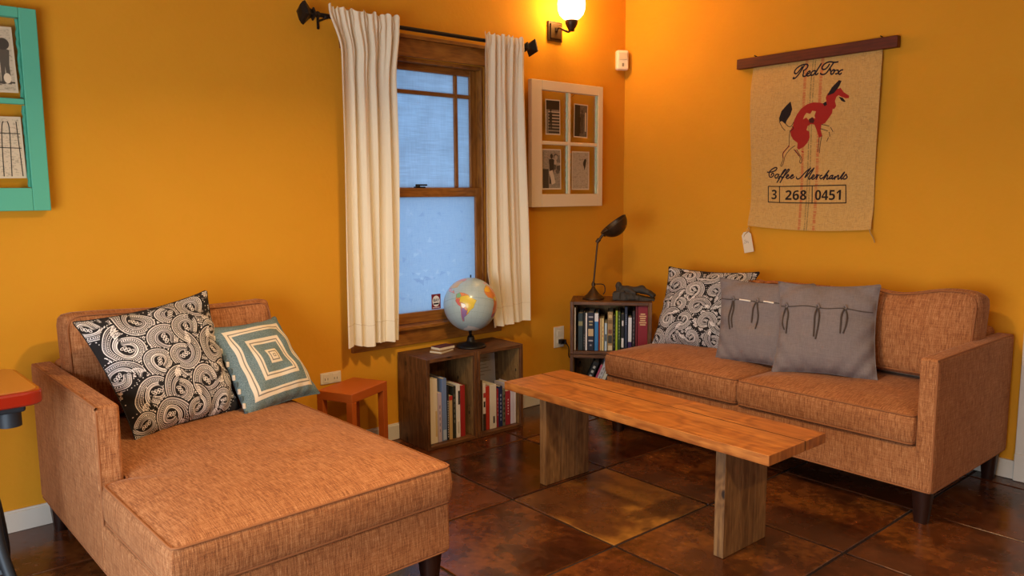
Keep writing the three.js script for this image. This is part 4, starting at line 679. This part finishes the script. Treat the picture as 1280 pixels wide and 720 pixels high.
for (const [s0, s1, h, c, label, marks] of [
  [0.0255, 0.033, 0.268, '#e4ddd2', 'tall thin white booklet against the crate wall by the outlet', []],
  [0.048, 0.078, 0.234, '#22343b', 'dark teal hardback with a faded gold band', [[0.66, 0.78, '#8d8a62', 0.9]]],
  [0.08, 0.0915, 0.241, '#141519', 'slim black book with tiny white marks low on the spine', dashes(0.1, 0.45, 5, '#a8a8a8', 0.3)],
  [0.093, 0.1045, 0.234, '#e9e6e8', 'narrow white book beside the navy gold-lettered one', []],
  [0.1065, 0.1465, 0.239, '#151b33', 'navy hardback with gold lettering and a small picture on the spine', [[0.86, 0.9, '#a9a7b4', 0.7], [0.74, 0.78, '#b3a781', 0.6], [0.66, 0.7, '#b3a781', 0.5], [0.38, 0.57, '#cdb184', 0.8], [0.24, 0.28, '#b9b7c2', 0.7], [0.12, 0.16, '#9a98a6', 0.3]]],
  [0.1495, 0.173, 0.234, '#2d7fc4', 'bright blue book with a white top', [[0.78, 1.0, '#e6e8ee', 1]]],
  [0.175, 0.182, 0.2, '#a1301f', 'very thin red book beside the cream ones', []],
  [0.183, 0.1915, 0.203, '#d8c393', 'thin cream book left of the yellow one', []],
  [0.193, 0.2075, 0.203, '#e0c98a', 'pale yellow book with red marks', dashes(0.3, 0.8, 4, '#b8674a', 0.3)],
  [0.211, 0.2265, 0.174, '#b9cfe0', 'short pale blue book left of the tan patterned one', [[0.35, 0.6, '#1c1f28', 0.6]]],
  [0.229, 0.2615, 0.243, '#a98c5e', 'thick tan book with a worn mottled spine', [[0.85, 0.93, '#d8bf86', 0.6], [0.7, 0.8, '#7d6238', 0.8], [0.45, 0.55, '#7a4a34', 0.7], [0.2, 0.4, '#3f3d33', 0.8], [0.02, 0.14, '#d7cbab', 0.8]]],
  [0.2635, 0.2755, 0.22, '#17150f', 'black book right of the tan mottled one', dashes(0.1, 0.8, 6, '#8b8775', 0.3)],
  [0.278, 0.291, 0.252, '#a7c22e', 'lime green book between black and dark green ones', []],
  [0.293, 0.3075, 0.245, '#2f4a28', 'dark green book beside the lime one', dashes(0.3, 0.95, 8, '#a9b48c', 0.3)],
  [0.311, 0.331, 0.233, '#111318', 'black book with white patches on the spine', [[0.1, 0.35, '#e4e6ea', 0.7], [0.68, 0.82, '#dfe0e4', 0.5]]],
  [0.3335, 0.3505, 0.277, '#24304d', 'tall slate-navy book, tallest of the dark spines', dashes(0.6, 0.85, 6, '#8f9ab4', 0.35)],
  [0.354, 0.377, 0.213, '#37215e', 'purple book with a large white label', [[0.28, 0.99, '#e3e6ef', 0.9]]],
  [0.38, 0.3965, 0.25, '#2a2228', 'dark plum book leaning against the maroon volumes', dashes(0.2, 0.9, 7, '#8a7f88', 0.25)],
  [0.399, 0.411, 0.282, '#6d1524', 'slim maroon volume beside the thick gold-lettered one', []],
  [0.4125, 0.473, 0.282, '#8a1228', 'thick maroon volume with gold lettering', dashes(0.58, 0.86, 6, '#e0b987', 0.75)],
]) book(label, onShelf((s0 + s1) / 2, 0.3765, -0.028), STURN, s1 - s0 - 0.001, h, 0.19, c, { ...SB, marks });
{
  const up = [[0.035, 0.034, 0.3, '#1c242c', 'black book with white capitals leaning in the lower crate', dashes(0.35, 0.95, 6, '#b9c4cc', 0.55)], [0.074, 0.012, 0.285, '#c05a86', 'thin pink book leaning in the lower crate', []], [0.096, 0.026, 0.31, '#c7cfe2', 'pale blue-white book leaning in the lower crate', dashes(0.4, 0.9, 5, '#6b7486', 0.3)], [0.128, 0.028, 0.305, '#e0e6e4', 'white book with a black edge leaning in the lower crate', [[0.0, 1.0, '#15181c', 0.25, 0.36], [0.8, 0.95, '#9fc7cc', 0.4]]], [0.168, 0.036, 0.285, '#b9ac3e', 'olive-yellow book leaning beside the sofa', dashes(0.3, 0.9, 5, '#7f7a3a', 0.5)]];
  for (const [s, w, h, c, label, marks] of up) { book(label, onShelf(s + 0.012, 0.0215 + w * 0.195, -0.03), STURN, w, h, 0.18, c, { ...SB, marks, lean: -0.4 }); }
}
{ // globe
  const tx = canvasTex(2048, 1024, (x, W, H) => {
    const P = (lo, la) => [(lo + 180) / 360 * W, (90 - la) / 180 * H];
    x.fillStyle = '#a9bfc4'; x.fillRect(0, 0, W, H);
    x.strokeStyle = 'rgba(90,120,130,.5)'; x.lineWidth = 1.5; for (let lo = -180; lo < 180; lo += 15) { x.beginPath(); x.moveTo(...P(lo, 90)); x.lineTo(...P(lo, -90)); x.stroke(); } for (let la = -75; la < 90; la += 15) { x.lineWidth = la ? 1.5 : 5; x.beginPath(); x.moveTo(...P(-180, la)); x.lineTo(...P(180, la)); x.stroke(); }
    const poly = (c, p) => { x.beginPath(); for (let k = 0; k < p.length; k += 2) k ? x.lineTo(...P(p[k], p[k + 1])) : x.moveTo(...P(p[k], p[k + 1])); x.closePath(); x.fillStyle = c; x.fill(); x.strokeStyle = 'rgba(70,90,110,.6)'; x.lineWidth = 2; x.stroke(); };
    poly('#d98f4e', [-80, 9, -76, 10, -72, 12, -62, 10, -52, 5, -50, 0, -44, -2, -35, -6, -39, -14, -41, -22, -48, -27, -53, -34, -58, -38, -65, -42, -68, -52, -74, -52, -73, -40, -71, -30, -70, -18, -76, -14, -81, -6, -80, 0]);
    poly('#dfc63f', [-70, 2, -60, 4, -52, 4, -50, 0, -44, -2, -35, -6, -39, -14, -41, -22, -48, -27, -53, -33, -57, -30, -54, -25, -58, -20, -60, -14, -66, -10, -72, -8, -70, -3]);
    poly('#8f6fa8', [-66, -22, -62, -23, -58, -28, -54, -27, -58, -34, -58, -38, -65, -42, -68, -52, -70, -51, -71, -40, -69, -30, -68, -24]);
    poly('#c06a92', [-70, -17, -71, -30, -73, -42, -74, -52, -72, -51, -70, -38, -68, -24]); poly('#ece6d8', [-69, -11, -60, -14, -58, -19, -64, -22, -68, -20]);
    poly('#d4655f', [-81, -4, -75, -1, -71, -5, -73, -9, -70, -12, -71, -18, -76, -14]); poly('#7db38a', [-79, 8, -76, 10, -72, 12, -68, 5, -70, 1, -76, 0, -79, 2]); poly('#e08a5a', [-72, 12, -62, 10, -60, 6, -64, 3, -68, 5]);
    poly('#dd8b4a', [-17, 15, -16, 22, -9, 31, -5, 36, 10, 37, 11, 33, 20, 31, 32, 31, 36, 22, 43, 12, 51, 11, 40, -3, 40, -15, 35, -24, 27, -34, 18, -34, 12, -18, 13, -6, 9, 4, -8, 4, -14, 9]);
    poly('#e9b83c', [-16, 16, -5, 16, 3, 20, 3, 34, -4, 34, -9, 30, -16, 22]); poly('#c95f4a', [12, -6, 18, -18, 12, -18]); poly('#e3d25a', [9, 4, 15, 12, 24, 12, 26, 4, 18, 2]); poly('#b06a9a', [18, -34, 27, -34, 33, -26, 28, -22, 20, -26]);
    poly('#d9907c', [-168, 66, -140, 70, -95, 72, -80, 62, -60, 55, -66, 45, -75, 38, -81, 26, -90, 30, -97, 26, -97, 18, -88, 20, -84, 10, -90, 14, -105, 20, -117, 33, -124, 45, -135, 58, -160, 58]); poly('#cfae7a', [-124, 48, -95, 49, -67, 45, -75, 38, -81, 26, -97, 26, -117, 33]); poly('#d7a1a8', [-117, 32, -97, 26, -97, 18, -88, 20, -92, 15, -105, 20]);
    poly('#c98fa6', [-9, 37, -9, 43, 0, 44, 5, 52, 20, 55, 30, 60, 30, 46, 26, 40, 15, 40, 3, 43]); poly('#e6e2da', [-180, -90, -180, -78, -70, -72, -60, -66, 0, -71, 90, -67, 180, -78, 180, -90]);
    for (let k = 0; k < 700; k++) { const [a, b] = P(rnd() * 360 - 180, rnd() * 120 - 60); x.fillStyle = 'rgba(60,70,80,.35)'; x.fillRect(a, b, 3 + rnd() * 12, 1.4); }
  });
  const cx = 2.606, cz = -3.43, cy = 0.732, t = thing('globe', 'desk globe on a round black base standing on the wooden crates', 'globe', [cx, 0.4905, cz]);
  const g = new THREE.Group(), qa = new THREE.Quaternion().setFromAxisAngle(V(0.762, 0, 0.647).normalize(), -0.4), ball = new THREE.SphereGeometry(0.15, 64, 40);
  ball.rotateY(THREE.MathUtils.degToRad(-79)); ball.applyQuaternion(qa); const bz = V(0, 1, 0).applyQuaternion(qa);
  const s = part(t, 'sphere', ball, phys('#ffffff', 0.35, { map: tx, clearcoat: 0.5, clearcoatRoughness: 0.15 })); s.position.set(0, cy - 0.4905, 0);
  part(t, 'pin', bar(bz.clone().multiplyScalar(0.148).add(V(0, cy - 0.4905, 0)).toArray(), bz.clone().multiplyScalar(0.172).add(V(0, cy - 0.4905, 0)).toArray(), 0.004), M.black);
  part(t, 'base', lathe([[0.0001, 0], [0.084, 0], [0.086, 0.006], [0.078, 0.014], [0.05, 0.021], [0.026, 0.028], [0.022, 0.04], [0.02, 0.055], [0.016, 0.062], [0.0001, 0.064]], 40), M.black);
  const b0 = bz.clone().multiplyScalar(-0.152).add(V(0, cy - 0.4905, 0)); part(t, 'neck', tube([[0, 0.055, 0], [b0.x * 0.35, 0.075, b0.z * 0.35], [b0.x * 0.9, b0.y - 0.01, b0.z * 0.9], b0.toArray()], 0.009, 20, 8), M.black);
}
{ // booklets on the crate
  const t1 = thing('notebook', 'tan notebook at the bottom of the little pile on the crate', 'notebook', [2.405, 0.4905, -3.43], 0.35, 'notebooks piled on the crate'); part(t1, 'cover', merge(span(-0.06, 0.06, 0, 0.002, -0.04, 0.04, 0.0008), span(-0.06, 0.06, 0.011, 0.013, -0.04, 0.04, 0.0008)), bm('#9a7a48')); part(t1, 'pages', span(-0.058, 0.058, 0.0015, 0.0115, -0.038, 0.038, 0.0006), M.page);
  const t2 = thing('notebook', 'dark red notebook on top of the little pile on the crate', 'notebook', [2.418, 0.504, -3.437], 0.12, 'notebooks piled on the crate'); part(t2, 'cover', merge(span(-0.056, 0.056, 0, 0.002, -0.036, 0.036, 0.0008), span(-0.056, 0.056, 0.015, 0.0175, -0.036, 0.036, 0.0008)), bm('#5e2a24')); part(t2, 'pages', span(-0.055, 0.055, 0.0015, 0.0155, -0.035, 0.035, 0.0006), M.page);
}
{ // bronze desk lamp, shade turned up
  const [lx, , lz] = onShelf(0.137, 0, -0.13), y0 = 0.6855, t = thing('desk_lamp', 'old bronze desk lamp with its dome shade turned up towards the wall', 'desk lamp', [lx, y0, lz]);
  const A = (s, y) => [SR[0] * (s - 0.137), y - y0, SR[1] * (s - 0.137)];
  part(t, 'base', lathe([[0.0001, 0], [0.066, 0], [0.069, 0.006], [0.062, 0.016], [0.05, 0.024], [0.038, 0.034], [0.026, 0.05], [0.014, 0.066], [0.01, 0.078], [0.0001, 0.08]], 36), M.bronze);
  part(t, 'lower_joint', merge(cyl(0.012, 0.012, 0.02, 0, 0.092, 0), rbox(0.014, 0.026, 0.012, 0.004, 0, 0.1, 0)), M.bronze);
  part(t, 'stem', bar(A(0.137, y0 + 0.09), A(0.161, 1.05), 0.0058, 0.0058, 12), M.bronze);
  part(t, 'upper_joint', merge(bar(A(0.155, 1.04), A(0.172, 1.062), 0.011, 0.013), bar(A(0.168, 1.055), A(0.198, 1.095), 0.007, 0.009)), M.bronze);
  part(t, 'cable', tube([[0.008, 0.095, 0.01], [0.045, 0.09, 0.045], [0.05, 0.05, 0.052], [0.04, 0.03, 0.045]], 0.003, 24, 6), M.black);
  const n = V(-0.762, 0, -0.647).multiplyScalar(0.6).add(V(0, 0.78, 0)).add(V(-0.647, 0, 0.762).multiplyScalar(0.03)).normalize(), R = 0.092, prof = [];
  for (let k = 0; k <= 14; k++) { const a = k / 14 * 1.45; prof.push([Math.max(0.0001, R * Math.sin(a)), -R * 0.95 * Math.cos(a)]); } for (let k = 14; k >= 0; k--) { const a = k / 14 * 1.45; prof.push([Math.max(0.0001, (R - 0.002) * Math.sin(a)), -(R - 0.002) * 0.95 * Math.cos(a) + 0.001]); }
  const dome = lathe(prof, 36), q = new THREE.Quaternion().setFromUnitVectors(V(0, 1, 0), n); dome.applyQuaternion(q); const c = A(0.251, 1.163), m = part(t, 'shade', dome, M.bronze); m.position.set(...c);
  const rim = new THREE.TorusGeometry(R * 0.993, 0.003, 6, 40); rim.rotateX(Math.PI / 2); rim.translate(0, -0.009, 0); rim.applyQuaternion(q); part(m, 'rim', rim, M.bronze);
  part(t, 'shade_neck', bar(A(0.192, 1.088), A(0.222, 1.118), 0.019, 0.021, 16), M.bronze);
  const bulb = new THREE.SphereGeometry(0.02, 20, 14); bulb.translate(0, -0.052, 0); bulb.applyQuaternion(q); part(m, 'bulb', bulb, mat('#efe6d4', 0.25));
}
{ // carved reclining figure
  const N = 72, mc = new MarchingCubes(N, M.stone, false, false, 60000), caps = [
    [-0.096, 0.084, 0, -0.092, 0.094, 0, 0.0175, 0.0175], [-0.088, 0.074, 0, -0.04, 0.062, 0.004, 0.017, 0.025], [-0.04, 0.064, 0.002, 0.012, 0.062, 0, 0.024, 0.019], [0.012, 0.062, 0, 0.05, 0.068, 0, 0.019, 0.025],
    [0.05, 0.066, 0.006, 0.088, 0.052, 0.018, 0.021, 0.016], [0.088, 0.052, 0.018, 0.118, 0.03, 0.02, 0.015, 0.011], [0.05, 0.056, -0.01, 0.1, 0.045, -0.004, 0.02, 0.015], [0.1, 0.045, -0.004, 0.125, 0.032, 0, 0.015, 0.012],
    [-0.06, 0.066, 0.018, -0.096, 0.046, 0.03, 0.012, 0.01], [-0.096, 0.046, 0.03, -0.098, 0.074, 0.016, 0.009, 0.009], [-0.03, 0.066, 0.02, 0.01, 0.045, 0.034, 0.011, 0.009], [-0.01, 0.04, 0.025, -0.05, 0.035, 0.03, 0.012, 0.012]];
  const S = 0.15, cy = 0.06, half = N / 2;
  for (let k = 0; k < N; k++) for (let j = 0; j < N; j++) for (let i = 0; i < N; i++) {
    const x = (i - half) / half * S, y = (j - half) / half * S + cy, z = (k - half) / half * S; let d = 1;
    for (const [ax, ay, az, bx, by, bz, r0, r1] of caps) { const vx = bx - ax, vy = by - ay, vz = bz - az, h = clamp(((x - ax) * vx + (y - ay) * vy + (z - az) * vz) / (vx * vx + vy * vy + vz * vz + 1e-9), 0, 1), e = Math.hypot(x - ax - vx * h, y - ay - vy * h, z - az - vz * h) - lerp(r0, r1, h), m = Math.max(0.007 - Math.abs(d - e), 0) / 0.007; d = Math.min(d, e) - m * m * 0.007 * 0.25; }
    const nz = (vnoise(x * 70 + 20, z * 70 + 20 + y * 50, 300, 300) - 0.5) * 0.014, ex = Math.max(Math.abs(x) - 0.125, Math.abs(z) - 0.046), rock = Math.max(ex + nz, y - (0.03 + 0.014 * Math.cos(x * 18 + 1) + nz * 0.6) - (x < -0.05 ? 0.012 : 0), -y); const m = Math.max(0.006 - Math.abs(d - rock), 0) / 0.006; d = Math.min(d, rock) - m * m * 0.006 * 0.25;
    mc.field[i + j * N + k * N * N] = -d;
  }
  mc.isolation = 0; mc.update(); const n = mc.count, p = new Float32Array(n * 3); for (let i = 0; i < n; i++) { p[i * 3] = mc.positionArray[i * 3] * S; p[i * 3 + 1] = mc.positionArray[i * 3 + 1] * S + cy; p[i * 3 + 2] = mc.positionArray[i * 3 + 2] * S; }
  let g = new THREE.BufferGeometry(); g.setAttribute('position', new THREE.BufferAttribute(p, 3)); g = mergeVertices(g, 1e-5); g.computeVertexNormals(); g.computeBoundingBox(); g.translate(0, -g.boundingBox.min.y, 0);
  const [x, , z] = onShelf(0.386, 0, -0.115), m = solo('figurine', g, M.stone, 'dark carved figurine of a reclining person on a rock, on the upper crate', 'figurine', [x, 0.6855, z]); m.rotation.y = STURN - 0.08;
}
// ------------------------------------------------------------------ side tables
{
  const t = thing('side_table', 'small orange cube side table between the chaise and the crates', 'side table', [1.845, 0, -3.41], THREE.MathUtils.degToRad(25)), W = 0.15, D = 0.105, H = 0.398, L = 0.036;
  part(t, 'top', span(-W, W, H - 0.045, H, -D, D, 0.003), M.orangeTable);
  for (const [x, z] of [[-W, -D], [W - L, -D], [-W, D - L], [W - L, D - L]]) part(t, 'leg', span(x, x + L, 0, H - 0.044, z, z + L, 0.003), M.orangeTable);
}
{
  const t = thing('red_edged_table', 'table with an orange top, red edge and black iron legs beside the chaise arm', 'table', [0.035, 0, -3.04], THREE.MathUtils.degToRad(3));
  const rr = (w, d, r) => { const s = new THREE.Shape(); s.moveTo(-w + r, -d); s.lineTo(w - r, -d); s.absarc(w - r, -d + r, r, -Math.PI / 2, 0); s.lineTo(w, d - r); s.absarc(w - r, d - r, r, 0, Math.PI / 2); s.lineTo(-w + r, d); s.absarc(-w + r, d - r, r, Math.PI / 2, Math.PI); s.lineTo(-w, -d + r); s.absarc(-w + r, -d + r, r, Math.PI, Math.PI * 1.5); return s; };
  const e = new THREE.ExtrudeGeometry(rr(0.374, 0.212, 0.04), { depth: 0.03, bevelEnabled: true, bevelThickness: 0.009, bevelSize: 0.012, bevelSegments: 4, curveSegments: 10 }); e.rotateX(Math.PI / 2); e.translate(0, 0.722, 0); part(t, 'red_edge', e, M.red, 'glossy red rounded edge');
  const p = new THREE.ExtrudeGeometry(rr(0.37, 0.208, 0.038), { depth: 0.003, bevelEnabled: false, curveSegments: 10 }); p.rotateX(Math.PI / 2); p.translate(0, 0.7335, 0); part(t, 'top_surface', p, phys('#b8763a', 0.28, { clearcoat: 0.4 }), 'orange-brown polished surface');
  for (const x of [-0.25, 0.25]) {
    part(t, 'bracket', merge(span(x - 0.045, x + 0.09, 0.655, 0.685, -0.15, 0.17, 0.01, 2), cyl(0.034, 0.034, 0.06, x + 0.05, 0.635, 0.12, 24), cyl(0.04, 0.034, 0.02, x + 0.05, 0.665, 0.12, 24)), M.iron);
    part(t, 'leg', merge(tube([[x, 0.66, -0.02], [x - 0.02, 0.5, 0.0], [x + 0.01, 0.3, -0.02], [x + 0.035, 0.12, -0.1], [x + 0.04, 0.02, -0.17]], 0.02, 40, 10), tube([[x + 0.0, 0.36, -0.01], [x + 0.0, 0.2, 0.06], [x + 0.02, 0.06, 0.13], [x + 0.02, 0.02, 0.15]], 0.018, 30, 10)), M.iron);
    for (const [a, z] of [[0.04, -0.175], [0.02, 0.155]]) part(t, 'foot', cyl(0.022, 0.03, 0.022, x + a, 0.011, z, 16), M.iron);
  }
}
scene.traverse((o) => { if (o.isMesh) o.castShadow = o.receiveShadow = true; });
renderer.render(scene, camera);
